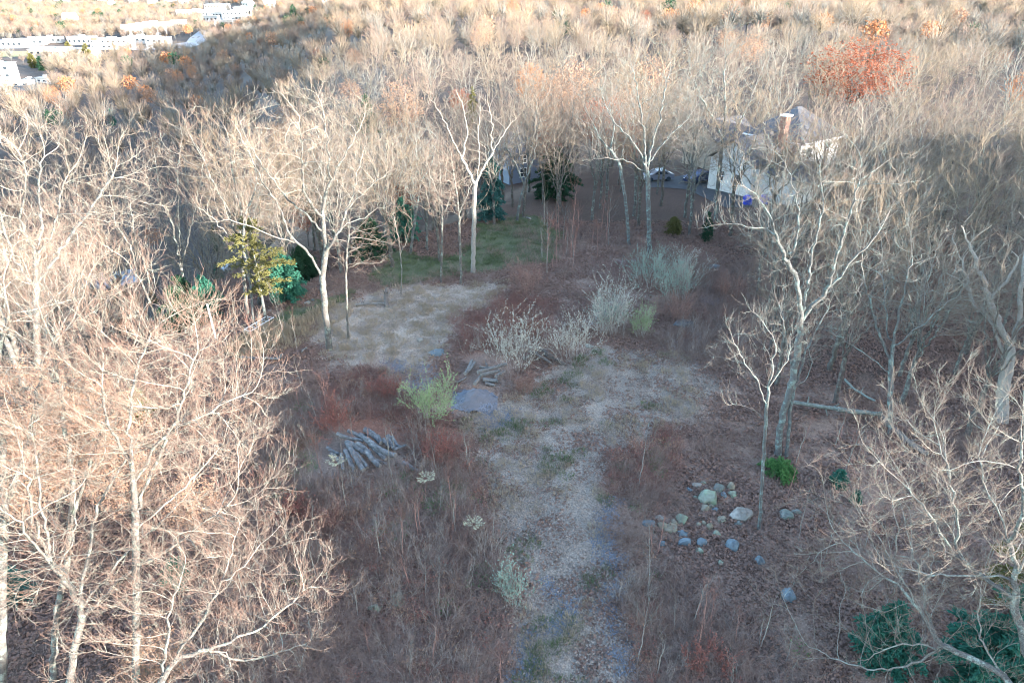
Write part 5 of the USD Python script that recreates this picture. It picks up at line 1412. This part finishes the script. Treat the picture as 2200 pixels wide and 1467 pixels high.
def stone(px, py, wpx, hpx, m, lab, group, seed, angular=.0):
    rng = np.random.default_rng(seed)
    c = spot(px, py + hpx * .25)
    sc = project(c)[2] / FPX
    rx, rz = wpx * sc * .5, hpx * sc * .55
    me = trimesh.creation.icosphere(3)
    v = me.vertices
    n = meshkit.fbm(v * 1.3 + seed * 3.7, 3, seed) - .5
    v = v * (1 + .55 * n)[:, None]
    for _ in range(9):                                   # a few flat faces
        d = unit(rng.normal(0, 1, 3)); k = rng.uniform(.62, .85)
        s = v @ d
        v = v - np.maximum(s - k, 0)[:, None] * d * .95
    v = v * [rx, rx * rng.uniform(.75, 1.1), rz] @ rot([0, 0, 1], rng.normal(0, .5)).T
    me.vertices = v
    tag(put('/World', 'boulder', geo_of(me, True), STN[m]), lab, 'boulder', group)
    UsdGeom.Xformable(stage.GetPrimAtPath('/World/boulder' + (f'_{used[("/World", "boulder")]:03d}' if used[('/World', 'boulder')] else ''))).AddTranslateOp().Set(Gf.Vec3d(float(c[0]), float(c[1]), float(c[2] + rz * -.08)))


ST = [(790, 295, 190, 150, 'g', 'largest rounded pale green boulder, top of the heap'), (1100, 455, 240, 120, 'w', 'broad cream boulder with dark hollow, right of the largest one'), (890, 205, 110, 90, 'd', 'dark boulder behind the largest boulder'), (1005, 185, 85, 110, 't', 'upright tan boulder at the top of the heap'),
      (1020, 260, 80, 75, 'g', 'greenish boulder under the upright tan one'), (940, 285, 60, 50, 'b', 'small blue-green stone right of the largest boulder'), (675, 185, 80, 34, 'w', 'flat white stone upper left of the largest boulder'), (738, 165, 40, 30, 'g', 'small stone beside the flat white stone'), (600, 228, 60, 46, 'b', 'small grey stone left of the flat white stone'),
      (660, 310, 52, 46, 'g', 'small pale round stone left of the largest boulder'), (755, 405, 95, 105, 't', 'long tan stone leaning below the largest boulder'), (812, 400, 70, 34, 't', 'short yellow-green stone crossing the long tan one'), (850, 425, 60, 45, 'b', 'bluish stone below the largest boulder'), (920, 525, 90, 44, 't', 'flat tan slab left of the cream boulder'),
      (1095, 562, 85, 48, 'd', 'dark stone in leaves under the cream boulder'), (525, 505, 105, 110, 'g', 'yellow-green pointed boulder of the left group'), (445, 540, 75, 60, 't', 'tan stone beside the pointed boulder'), (425, 600, 140, 66, 't', 'long pinkish stone at the front of the left group'), (335, 568, 90, 85, 't', 'rounded tan stone at the left of the left group'),
      (312, 497, 68, 55, 'w', 'small pale stone on top of the left group'), (200, 545, 110, 95, 'b', 'leftmost grey-blue boulder in the brambles'), (800, 585, 58, 105, 't', 'standing yellow-tan slab, right of three slabs'), (740, 562, 52, 75, 't', 'standing tan slab, middle of three'), (690, 576, 48, 60, 't', 'standing tan slab, left of three'),
      (868, 660, 70, 66, 'g', 'grey-green stone below the three slabs'), (1025, 755, 125, 115, 'b', 'big slate-blue boulder below the heap'), (530, 660, 110, 42, 'b', 'pale blue flat stone below the left group'), (560, 742, 120, 85, 'b', 'grey-blue boulder half covered by twigs'), (722, 745, 90, 85, 'b', 'grey boulder in twigs left of the slate-blue one'), (340, 752, 80, 48, 'b', 'low bluish stone in the red brambles'),
      (700, 832, 80, 60, 'g', 'low mossy stone below the grey boulder'), (910, 945, 60, 48, 'g', 'small green stone alone on the leaves'), (1290, 912, 82, 105, 'b', 'light blue stone alone right of the green one'), (1545, 470, 130, 88, 'd', 'mossy dark boulder right of the slender trunk'), (1660, 436, 88, 68, 'd', 'dark hollow-looking boulder beside the mossy one'), (1568, 1242, 132, 118, 'b', 'slate-blue boulder alone in the lower right brush')]
for q, (cx, cy, w, h, m, lab) in enumerate(ST):
    stone(1350 + cx / 4.585, 1000 + cy / 4.585, w / 4.585 * 1.25, h / 4.585 * 1.2, m, lab, 'boulders of the stone heap' if cx < 1250 else None, 800 + q)
for q, (px, py, w, h, m, lab) in enumerate([(902, 729, 14, 12, 'w', 'pale bluish stone at the right of the straw field'), (940, 755, 40, 14, 'b', 'flat grey ledge stone in leaves below the straw field'), (830, 736, 12, 6, 'w', 'tiny white stone in the middle of the straw field'), (1467, 692, 52, 16, 'b', 'flat pale blue rock in the mauve thicket'), (661, 650, 16, 11, 'w', 'white boulder at the back left of the big oak'), (672, 645, 10, 10, 'b', 'grey boulder beside the white one behind the oak'),
                                           (856, 1284, 44, 18, 't', 'tan stone half hidden in the brush lower left'), (806, 1300, 34, 16, 'g', 'pale stone left of the tan one in the brush'), (1535, 572, 30, 9, 'b', 'flat grey rock at the back of the mauve thicket'), (1265, 742, 18, 9, 'w', 'whitish stone at the foot of the silvery shrub row')]):
    stone(px, py, w, h, m, lab, None, 860 + q)

# gravel heap
B = spot(1020, 862)
rng = np.random.default_rng(77)
n_ = 40
u, v = np.meshgrid(np.linspace(-1, 1, n_), np.linspace(-1, 1, n_))
rr = np.hypot(u, v)
hz = 1.1 * np.clip(1 - rr * (1 + .9 * (meshkit.fbm(np.stack([u * 2, v * 2, 0 * u + 3], -1), 3, 8) - .5)), 0, 1) ** 1.2 * (1 + .5 * (meshkit.fbm(np.stack([u * 3, v * 3, 0 * u], -1), 3, 4) - .5)) - .04
ii_ = np.arange((n_ - 1) * n_).reshape(n_ - 1, n_)[:, :-1].ravel()
th = thing('gravel_heap', 'low grey-violet heap of gravel left of the plank heap at the path head', 'gravel heap', B)
put(th, 'mound', dict(V=np.stack([u * 1.6, v * 1.5, hz], -1).reshape(-1, 3), F=np.stack([ii_, ii_ + 1, ii_ + 1 + n_, ii_ + n_], 1)), plain('gravel_look', (.125, .12, .13), .95, .5, 40.0, .8))
ks = rng.uniform(-.9, .9, (900, 2)); ks = ks[np.hypot(*ks.T) < .95]
gs = []
base = trimesh.creation.icosphere(0)
for a_, b_ in ks:
    r_ = math.hypot(a_, b_)
    gs.append(dict(V=base.vertices * .075 * rng.uniform(.5, 1.3, 3) + [a_ * 1.75, b_ * 1.5, .75 * (1 - r_) ** 1.2 - .03], F=base.faces, N=None, attr={}))
put(th, 'stones', merge(gs), M_GRAVEL, kind='stuff')

# ------------------------------------------------------------------ buildings
def box(x0, x1, y0, y1, z0, z1):
    m = trimesh.creation.box([x1 - x0, y1 - y0, z1 - z0]); m.apply_translation([(x0 + x1) / 2, (y0 + y1) / 2, (z0 + z1) / 2])
    return geo_of(m)


def poly_geo(V, F):
    F2 = []
    for f in F:
        for k in range(1, len(f) - 1):
            F2.append([f[0], f[k], f[k + 1]])
    return dict(V=np.asarray(V, float), F=np.array(F2), N=None, attr={})


def hip_roof(x0, x1, y0, y1, z, h, ov=.5, ridge=.25, th_=.18):
    x0, x1, y0, y1 = x0 - ov, x1 + ov, y0 - ov, y1 + ov
    cx, cy = (x0 + x1) / 2, (y0 + y1) / 2
    lx = max((x1 - x0) - (y1 - y0), 0) / 2 + ridge; ly = max((y1 - y0) - (x1 - x0), 0) / 2 + ridge * .3
    V = [(x0, y0, z), (x1, y0, z), (x1, y1, z), (x0, y1, z), (x0, y0, z + th_), (x1, y0, z + th_), (x1, y1, z + th_), (x0, y1, z + th_), (cx - lx, cy - ly, z + h), (cx + lx, cy - ly, z + h), (cx + lx, cy + ly, z + h), (cx - lx, cy + ly, z + h)]
    return poly_geo(V, [(3, 2, 1, 0), (0, 1, 5, 4), (1, 2, 6, 5), (2, 3, 7, 6), (3, 0, 4, 7), (4, 5, 9, 8), (5, 6, 10, 9), (6, 7, 11, 10), (7, 4, 8, 11), (8, 9, 10, 11)])


def gable_roof(x0, x1, y0, y1, z, h, ov=.4, th_=.16):
    """Ridge along x; the slab has thickness."""
    x0, x1, y0, y1 = x0 - ov, x1 + ov, y0 - ov, y1 + ov
    cy = (y0 + y1) / 2
    V = []
    for x in (x0, x1):
        V += [(x, y0, z), (x, cy, z + h), (x, y1, z), (x, y0, z + th_), (x, cy, z + h + th_), (x, y1, z + th_)]
    return poly_geo(V, [(0, 3, 4, 1), (1, 4, 5, 2), (6, 7, 10, 9), (7, 8, 11, 10), (3, 9, 10, 4), (4, 10, 11, 5), (0, 1, 7, 6), (1, 2, 8, 7), (0, 6, 9, 3), (2, 5, 11, 8)])


def gable_wall(x, y0, y1, z, h, t=.2):
    cy = (y0 + y1) / 2
    return poly_geo([(x, y0, z), (x, y1, z), (x, cy, z + h), (x + t, y0, z), (x + t, y1, z), (x + t, cy, z + h)], [(0, 2, 1), (3, 4, 5), (0, 1, 4, 3), (1, 2, 5, 4), (2, 0, 3, 5)])


M_SIDING = mat('white_siding', {'g': ('geometry', {}), 'w': ('wave_texture', {'wave_type': 'bands', 'bands_direction': 'z', 'scale': 2.4}), 'b': ('bump', {'strength': .5, 'distance': .02}), 'n': ('noise_texture', {'scale': 1.5}), 'r': ('rgb_ramp', {'ramp': [(.3, (.54, .525, .49)), (.7, (.64, .625, .59))]}), 'p': ('principled_bsdf', {'roughness': .6})},
               [('g.position', 'w.vector'), ('w.fac', 'b.height'), ('b.normal', 'p.normal'), ('n.fac', 'r.fac'), ('r.color', 'p.base_color')])
M_ROOF = plain('dark_shingle', (.07, .072, .08), .9, .3, 3.0, .4)
M_ROOF2 = plain('grey_shingle', (.16, .16, .17), .9, .3, 3.0, .3)
M_BRICK = mat('red_brick', {'g': ('texture_coordinate', {}), 'n': ('noise_texture', {'scale': 9.0, 'detail': 3.0}), 'r': ('rgb_ramp', {'ramp': [(.3, (.15, .06, .045)), (.7, (.25, .12, .09))]}), 'p': ('principled_bsdf', {'roughness': .9})}, [('g.object', 'n.vector'), ('n.fac', 'r.fac'), ('r.color', 'p.base_color')])
M_TRIM = plain('white_trim', (.72, .72, .70), .5, .05)
M_GLASS = mat('window_glass', {'p': ('principled_bsdf', {'base_color': (.03, .04, .05), 'roughness': .08, 'specular_ior_level': .8})}, [])
M_ASPHALT = plain('asphalt', (.055, .057, .06), .9, .25, 2.0)
M_CONC = plain('pale_concrete', (.30, .295, .285), .85, .12, .6)
M_FLATROOF = plain('flat_roof_gravel', (.30, .31, .33), .95, .2, .3)
M_WALLW = plain('pale_render', (.40, .39, .375), .8, .08, .3)
M_WALLB = plain('tan_render', (.36, .30, .24), .8, .12, .3)
M_TARP = plain('blue_plastic', (.015, .05, .42), .35, .2, 4.0, .3, .5)


def windows(th, faces, name='window'):
    """faces: (centre, half-width direction, up, normal); frame and pane as parts, sills proud of the wall."""
    for c, w, h, nrm in faces:
        c, nrm = np.asarray(c, float), unit(nrm)
        side = np.cross([0, 0, 1.0], nrm)
        R = np.stack([side, nrm, [0, 0, 1.0]], 1)
        fr = merge([box(-w / 2 - .1, w / 2 + .1, .0, .06, -h / 2 - .1, -h / 2), box(-w / 2 - .1, w / 2 + .1, 0, .06, h / 2, h / 2 + .1), box(-w / 2 - .1, -w / 2, 0, .06, -h / 2, h / 2), box(w / 2, w / 2 + .1, 0, .06, -h / 2, h / 2), box(-.03, .03, .01, .05, -h / 2, h / 2), box(-w / 2, w / 2, .012, .048, -.03, .03)])
        f = put(th, name, moved(fr, R, c), M_TRIM)
        put(f, 'pane', moved(box(-w / 2, w / 2, .003, .015, -h / 2, h / 2), R, c), M_GLASS)


# the white house beyond the clearing
HB = spot(1704, 404)
th = thing('white_house', 'white two-storey house with dark hip roof and red brick chimney behind the trees at right', 'house', HB, math.radians(36), scale=1.0)
put(th, 'main_wall', box(0, 9, 0, 8.5, -.6, 6.0), M_SIDING)
put(th, 'main_roof', hip_roof(0, 9, 0, 8.5, 6.0, 3.9, .6), M_ROOF)
put(th, 'gutter', merge([box(-.72, 9.72, -.74, -.62, 5.95, 6.15), box(9.62, 9.74, -.6, 9.1, 5.95, 6.15), box(-.74, -.62, -.6, 9.1, 5.95, 6.15)]), M_TRIM)
put(th, 'wing_wall', box(-8.5, -.02, 1.0, 8.0, -.6, 3.9), M_SIDING)
put(th, 'wing_roof', gable_roof(-8.5, -.05, 1.0, 8.0, 3.9, 2.9), M_ROOF)
put(th, 'gable', gable_wall(-8.5, 1.0, 8.0, 3.9, 2.75), M_SIDING)
put(th, 'garage_wall', box(-7.5, -2.2, -5.0, .98, -.6, 3.2), M_SIDING)
g = gable_roof(-5.0, 1.0, -2.65, 2.65, 0, 1.9)
put(th, 'garage_roof', moved(g, rot([0, 0, 1], math.pi / 2), (-4.85, -2.0, 3.2)), M_ROOF)
g = gable_wall(-5.0, -2.65, 2.65, 0, 1.8)
put(th, 'gable', moved(g, rot([0, 0, 1], math.pi / 2), (-4.85, 0, 3.2)), M_SIDING)
ch = put(th, 'chimney', box(-1.5, -.5, 2.0, 2.9, 3.0, 9.4), M_BRICK)
put(ch, 'cap', box(-1.65, -.35, 1.85, 3.05, 9.4, 9.62), M_TRIM)
put(th, 'corner_post', merge([box(-.1, .1, -.1, .1, -.6, 5.95), box(8.92, 9.1, -.1, .1, -.6, 5.95)]), M_TRIM)
put(th, 'garage_door', box(-6.6, -3.1, -5.08, -5.02, -.4, 2.2), M_TRIM)
windows(th, [((2.2, -.02, 1.6), 1.2, 1.5, (0, -1, 0)), ((2.2, -.02, 4.5), 1.2, 1.4, (0, -1, 0)), ((6.4, -.02, 4.5), 1.2, 1.4, (0, -1, 0)), ((6.4, -.02, 1.6), 1.8, 1.5, (0, -1, 0)), ((9.02, 2.4, 4.5), 1.2, 1.4, (1, 0, 0)), ((9.02, 6.0, 4.5), 1.2, 1.4, (1, 0, 0)), ((9.02, 4.0, 1.6), 2.0, 1.5, (1, 0, 0)), ((-8.52, 3.0, 1.8), 1.1, 1.3, (-1, 0, 0)), ((-8.52, 6.0, 1.8), 1.1, 1.3, (-1, 0, 0))])


def patch_sheet(name, pxs, m, dz, label=None, n=14):
    z = shapely.Polygon([ground(*p)[:2] for p in pxs])
    tri = trimesh.creation.triangulate_polygon(z.segmentize(1.5), engine='earcut')
    v, f = tri
    me = trimesh.Trimesh(np.c_[v, np.zeros(len(v))], f)
    for _ in range(2):
        me = me.subdivide()
    v = np.array(me.vertices)
    v[:, 2] = gzf(v[:, 0], v[:, 1]) + dz
    f = np.array(me.faces)
    if np.cross(v[f[0, 1]] - v[f[0, 0]], v[f[0, 2]] - v[f[0, 0]])[2] < 0:
        f = f[:, ::-1]
    put('/World', name, dict(V=v, F=f), m, kind='structure')


patch_sheet('driveway', [(1380, 392), (1500, 372), (1530, 402), (1640, 408), (1650, 442), (1560, 448), (1480, 408), (1400, 404)], M_ASPHALT, .05)
patch_sheet('road', [(170, 618), (188, 590), (292, 578), (296, 606), (230, 622)], plain('road_grey', (.27, .29, .33), .9, .12, 2.0), .08)

# blue covers by the drive
for q, (px, py, w, lab) in enumerate([(1605, 440, .9, 'blue plastic bin with rounded lid by the driveway, left one'), (1640, 438, .75, 'blue plastic bin by the driveway, right one')]):
    th = thing('blue_bin', lab, 'bin', spot(px, py), .3 * q)
    m = trimesh.creation.box([w, .8, 1.0]); m = m.subdivide().subdivide(); v = m.vertices.copy()
    v[:, :2] *= (1 + .18 * (v[:, 2:3] + .5)); v[:, 2] += .5; m.vertices = v
    put(th, 'body', geo_of(m), M_TARP)
    l = trimesh.creation.icosphere(2); put(th, 'lid', moved(geo_of(l, True), np.diag([w * .66, .55, .22]), (0, 0, 1.02)), M_TARP)
    for s in (-1, 1):
        c = trimesh.creation.cylinder(.13, .08, sections=14); put(th, 'wheel', moved(geo_of(c, 30), rot([0, 1, 0], math.pi / 2), (s * w * .42, .42, .13)), M_GLASS)


def car(px, py, rz, col, lab, B=None):
    B = spot(px, py) if B is None else B
    th = thing('parked_car', lab, 'car', B + [0, 0, .04], rz)
    prof = [(-2.2, .35), (-2.2, .85), (-1.7, .98), (-1.05, 1.05), (-.45, 1.5), (.95, 1.52), (1.65, 1.05), (2.15, .95), (2.2, .4)]
    ex = trimesh.creation.extrude_polygon(shapely.Polygon(prof).buffer(.06).simplify(.02), 1.7, engine='earcut')
    g = moved(geo_of(ex), rot([1, 0, 0], math.pi / 2), (0, .85, 0))
    put(th, 'body', g, col)
    for s in (-1, 1):
        put(th, 'side_window', poly_geo([(-.85, s * .925, 1.08), (1.25, s * .925, 1.08), (.85, s * .925, 1.45), (-.4, s * .925, 1.45)], [(0, 1, 2, 3)]), M_GLASS)
        for x in (-1.35, 1.35):
            c = trimesh.creation.cylinder(.34, .24, sections=20); put(th, 'wheel', moved(geo_of(c, 30), rot([1, 0, 0], math.pi / 2), (x, s * .82, .34)), M_GLASS)
        put(th, 'headlight', box(-2.3, -2.25, s * .6 - .16, s * .6 + .16, .68, .82), M_TRIM)
    put(th, 'windscreen', poly_geo([(-1.02, -.7, 1.13), (-1.02, .7, 1.13), (-.52, .62, 1.5), (-.52, -.62, 1.5)], [(0, 3, 2, 1)]), M_GLASS)


M_CARB = plain('navy_paint', (.02, .03, .07), .25, .05, 2, 0, .6)
M_CARG = plain('silver_paint', (.12, .13, .16), .3, .03, 2, 0, .6)
M_CARW = plain('white_paint', (.6, .62, .65), .25, .03, 2, 0, .6)
car(1500, 392, .5, M_CARB, 'dark blue car parked on the driveway left of the white house')
car(1412, 388, .2, M_CARG, 'grey-blue car at the far end of the driveway behind the grey trunks')
car(492, 580, .9, M_CARW, 'pale car standing between trees in the hollow left of the gold pine')

# houses in the trees
for q, (px, py, h_, rz, w, wall, roof, lab) in enumerate([(1130, 330, 3.5, .5, 10, plain('slate_siding', (.12, .15, .20), .8, .1), M_ROOF2, 'slate-blue house in the trees beyond the pale dead tree'), (1545, 300, 4, .5, 8, M_WALLB, M_ROOF, 'dark-roofed shed left of the white house')]):
    B = canopy_spot(px, py, h_)
    th = thing('house', lab, 'house', B, rz)
    put(th, 'wall', box(-w / 2, w / 2, -3.5, 3.5, -.8, 4.6), wall)
    put(th, 'roof', gable_roof(-w / 2, w / 2, -3.5, 3.5, 4.6, 2.6), roof)
    for x in (-w / 2, w / 2 - .2):
        put(th, 'gable', gable_wall(x, -3.5, 3.5, 4.6, 2.5), wall)
    windows(th, [((-w / 4, -3.52, 1.5), 1.1, 1.3, (0, -1, 0)), ((w / 4, -3.52, 1.5), 1.1, 1.3, (0, -1, 0)), ((-w / 4, -3.52, 3.6), 1.1, 1.1, (0, -1, 0)), ((w / 4, -3.52, 3.6), 1.1, 1.1, (0, -1, 0))])

# metal frame and post by the hollow
M_METAL = plain('pale_metal', (.55, .57, .60), .4, .08, 4, 0, .5)
p, q_ = _on(524, 708, .5), _on(575, 680, .5)
th = thing('metal_rail', 'white metal rail frame along the rim left of the gold pine trunk', 'railing', (p + q_) / 2 - [0, 0, .5])
o = (p + q_) / 2 - [0, 0, .5]
bars = []
dv = unit((q_ - p) * [1, 1, 0]); nv = np.array([-dv[1], dv[0], 0]); L = np.linalg.norm(q_ - p)


def bar(a, b, r=.03):
    g = tubes(np.stack([a, b])[None], np.array([[r, r]]), np.zeros((1, 2)), 6); g['attr'] = {}
    return g


put(th, 'long_rail', bar(p - o, q_ - o), M_METAL); put(th, 'long_rail', bar(p - o + nv * -.7, q_ - o + nv * -.7), M_METAL)
for k in range(5):
    a = p + dv * L * k / 4 - o
    put(th, 'cross_bar', bar(a, a - nv * .7, .022), M_METAL); put(th, 'post', bar(a - [0, 0, .6], a, .028), M_METAL)
B = spot(464, 728)
th = thing('pale_post', 'pale blue-grey post standing at the edge of the hollow left of the rail', 'post', B)
put(th, 'shaft', bar(np.array([0, 0, -.2]), np.array([-.12, .1, 3.0]), .07), M_METAL); put(th, 'cap', moved(geo_of(trimesh.creation.icosphere(2), True), np.eye(3) * .085, (-.12, .1, 3.0)), M_METAL)

# ------------------------------------------------------------------ the far town
def block(px, py, w, d, h, rz, wall, roof, lab, cat='building', gable=False, rows=1, group=None, name='building'):
    B = ground(px, py)
    dep = PITCH - math.atan((733.5 - py) / FPX)
    k_ = np.linalg.norm(B[:2]) / FPX                     # sizes are given in photograph pixels
    w, d, h = w * k_, d * 1.6 * k_, h * 1.7 * k_
    th = thing(name, lab, cat, B, rz, group)
    put(th, 'wall', box(-w / 2, w / 2, -d / 2, d / 2, -3, h), wall)
    if gable:
        put(th, 'roof', gable_roof(-w / 2, w / 2, -d / 2, d / 2, h, d * .4, .5, .3), roof)
        for x in (-w / 2, w / 2 - .2):
            put(th, 'gable', gable_wall(x, -d / 2, d / 2, h, d * .38), wall)
    else:
        put(th, 'roof', box(-w / 2 - .4, w / 2 + .4, -d / 2 - .4, d / 2 + .4, h, h + .6), roof)
        put(th, 'roof_unit', box(-w * .1, w * .12, -d * .1, d * .15, h + .6, h + 2.4), M_CONC)
    for r in range(rows):
        z = h * (r + .5) / rows
        nwin = max(2, int(w / 6))
        for k in range(nwin):
            x = -w / 2 + w * (k + .5) / nwin
            put(th, 'window', box(x - w / nwin * .22, x + w / nwin * .22, -d / 2 - .06, -d / 2 + .02, z - h / rows * .17, z + h / rows * .17), M_GLASS)
    return th


block(10, 168, 34, 22, 13, .25, M_WALLW, M_FLATROOF, 'tall pale block of the shaded complex at the far left edge', rows=2)
block(40, 186, 46, 12, 5, .15, M_WALLW, M_CONC, 'long low pale wing in front of the tall block at the far left', rows=1)
block(100, 178, 26, 10, 4.5, -.35, M_WALLW, M_CONC, 'low angled wing at the right end of the shaded complex', rows=1)
block(12, 205, 12, 12, 6, .2, M_CONC, M_CONC, 'small pale building at the left edge below the complex', rows=1)
block(145, 131, 105, 18, 11, .05, M_WALLB, M_CONC, 'long dark office block with pale roof edge behind the two pines', rows=2)
th = thing('pylon_tower', 'white leaning slab tower rising right of the two yellow-green pines', 'tower', ground(215, 123), .1)
put(th, 'shaft', poly_geo([(-2.6, -1.5, -2), (2.6, -1.5, -2), (2.6, 1.5, -2), (-2.6, 1.5, -2), (-3.4, -1.5, 17), (1.2, -1.5, 17), (1.2, 1.5, 17), (-3.4, 1.5, 17)], [(3, 2, 1, 0), (4, 5, 6, 7), (0, 1, 5, 4), (1, 2, 6, 5), (2, 3, 7, 6), (3, 0, 4, 7)]), M_WALLW)
put(th, 'head', box(-4.0, 1.6, -2, 2, 17, 19.5), M_BRICK)
for q, (px, py, w, d, h, rz, wl, rf, g_, rows, lab) in enumerate([
        (245, 104, 62, 20, 9, .05, M_WALLW, M_CONC, False, 2, 'long white building right of the leaning tower'), (305, 100, 50, 18, 9, .1, M_WALLW, M_CONC, False, 2, 'white building with shaded windows right of the long white one'), (345, 104, 38, 14, 10, .1, M_CONC, M_FLATROOF, False, 2, 'grey and white building at the right of the white row'),
        (180, 96, 40, 14, 7, 0, M_WALLW, M_CONC, False, 1, 'small white building behind the two pines'), (20, 100, 60, 16, 5, 0, M_WALLW, M_CONC, False, 1, 'low pale building by the far lawn at the left edge'), (70, 96, 44, 12, 5, .1, M_CONC, M_CONC, False, 1, 'low grey building right of the far lawn'), (110, 92, 40, 10, 5, .1, M_WALLW, M_CONC, False, 1, 'low white roof left of the two pines'),
        (155, 54, 20, 12, 6, .2, M_WALLW, M_WALLW, True, 1, 'white house alone in the far wood above the offices'), (425, 40, 60, 22, 8, .1, M_WALLW, M_WALLB, False, 1, 'pale building with brown roof at the left of the blue-shaded street'), (480, 42, 40, 20, 8, .1, M_WALLW, M_CONC, False, 1, 'flat white building in the blue-shaded street'), (505, 44, 34, 20, 9, .1, M_CONC, M_FLATROOF, False, 2, 'grey building in the blue-shaded street'),
        (490, 55, 40, 12, 5, .1, M_CONC, M_CONC, False, 1, 'low building at the near end of the blue-shaded street'), (470, 30, 36, 18, 9, 0, M_WALLB, M_FLATROOF, False, 2, 'brown building at the back of the blue-shaded street'), (525, 36, 30, 18, 9, .2, M_WALLB, M_FLATROOF, False, 1, 'tan building at the right of the blue-shaded street'), (455, 48, 26, 12, 6, .1, M_WALLW, M_CONC, False, 1, 'small white shop on the left of the blue-shaded street')]):
    block(px, py, w, d, h, rz, wl, rf, lab, 'building', g_, rows)
rngT = np.random.default_rng(12)
for q in range(9):
    block(276 + q * 15, 80 - q * 1.3, 13.5, 11, rngT.uniform(7, 9), rngT.uniform(-.1, .2), M_WALLW, [M_WALLW, M_CONC][q % 2], ['first', 'second', 'third', 'fourth', 'fifth', 'sixth', 'seventh', 'eighth', 'ninth'][q] + ' white gabled house from the left in the far row above the white shops', 'house', True, 1, name='row_house')
th0 = None
for q in range(34):
    px = [rngT.uniform(520, 740), rngT.uniform(0, 420)][q % 2]; py = rngT.uniform(4, 26) if q % 2 == 0 else rngT.uniform(2, 18)
    B = ground(px, py)
    lab = 'white gabled house among the trees on the far rise right of the street' if q % 2 == 0 else 'white gabled house in the far wood at the top left'
    grp = 'gabled houses of the far rise' if q % 2 == 0 else 'gabled houses at the top left'
    if th0 is None:
        th0 = block(px, py, 15, 9, 5, rngT.uniform(-.4, .4), M_WALLW, M_FLATROOF, lab, 'house', True, 2, grp, 'house')
    else:
        dup(th0, 'house', lab, 'house', B + [0, 0, 5], rngT.uniform(-.6, .6), grp, rngT.uniform(.8, 1.25))
patch_sheet('street', [(435, 62), (470, 22), (545, 22), (550, 40), (500, 62)], M_ASPHALT, .3)
patch_sheet('car_park', [(0, 200), (60, 196), (130, 182), (150, 172), (90, 166), (0, 176)], M_ASPHALT, .25)
patch_sheet('lawn', [(0, 124), (0, 112), (60, 112), (64, 122)], plain('far_grass', (.24, .22, .09), .9, .1, .05), .25)
patch_sheet('road', [(0, 106), (60, 104), (180, 110), (420, 100), (470, 62), (440, 62), (400, 92), (180, 104), (60, 99), (0, 101)], plain('pale_road', (.34, .33, .33), .9, .1, .1), .3)
carT = None
for q in range(46):
    if q < 14:
        px, py = rngT.uniform(50, 120), rngT.uniform(170, 186)
    else:
        px, py = rngT.uniform(440, 540), rngT.uniform(28, 60)
    B = ground(px, py) + [0, 0, .35]
    lab = 'car parked beside the shaded complex at the far left' if q < 14 else 'car in the blue-shaded far street'
    grp = 'cars by the shaded complex' if q < 14 else 'cars in the far street'
    if carT is None:
        car(0, 0, .3, M_CARW, lab, B); carT = stage.GetPrimAtPath(numbered('/World', 'parked_car').rsplit('_', 1)[0] + f'_{used[("/World", "parked_car")] - 1:03d}'); used[('/World', 'parked_car')] -= 1
        tag(carT, group=grp)
    else:
        dup(carT, 'parked_car', lab, 'car', B, rngT.uniform(0, 3.1), grp)
for q in range(14):
    px, py = rngT.uniform(395, 540), rngT.uniform(34, 66)
    th = thing('street_lamp', 'pale lamp post along the far street', 'lamp post', ground(px, py), group='lamp posts of the far street')
    put(th, 'pole', bar(np.array([0, 0, 0.]), np.array([0, 0, 12.]), .25), M_METAL); put(th, 'arm', bar(np.array([0, 0, 12.]), np.array([1.8, 0, 12.4]), .15), M_METAL)
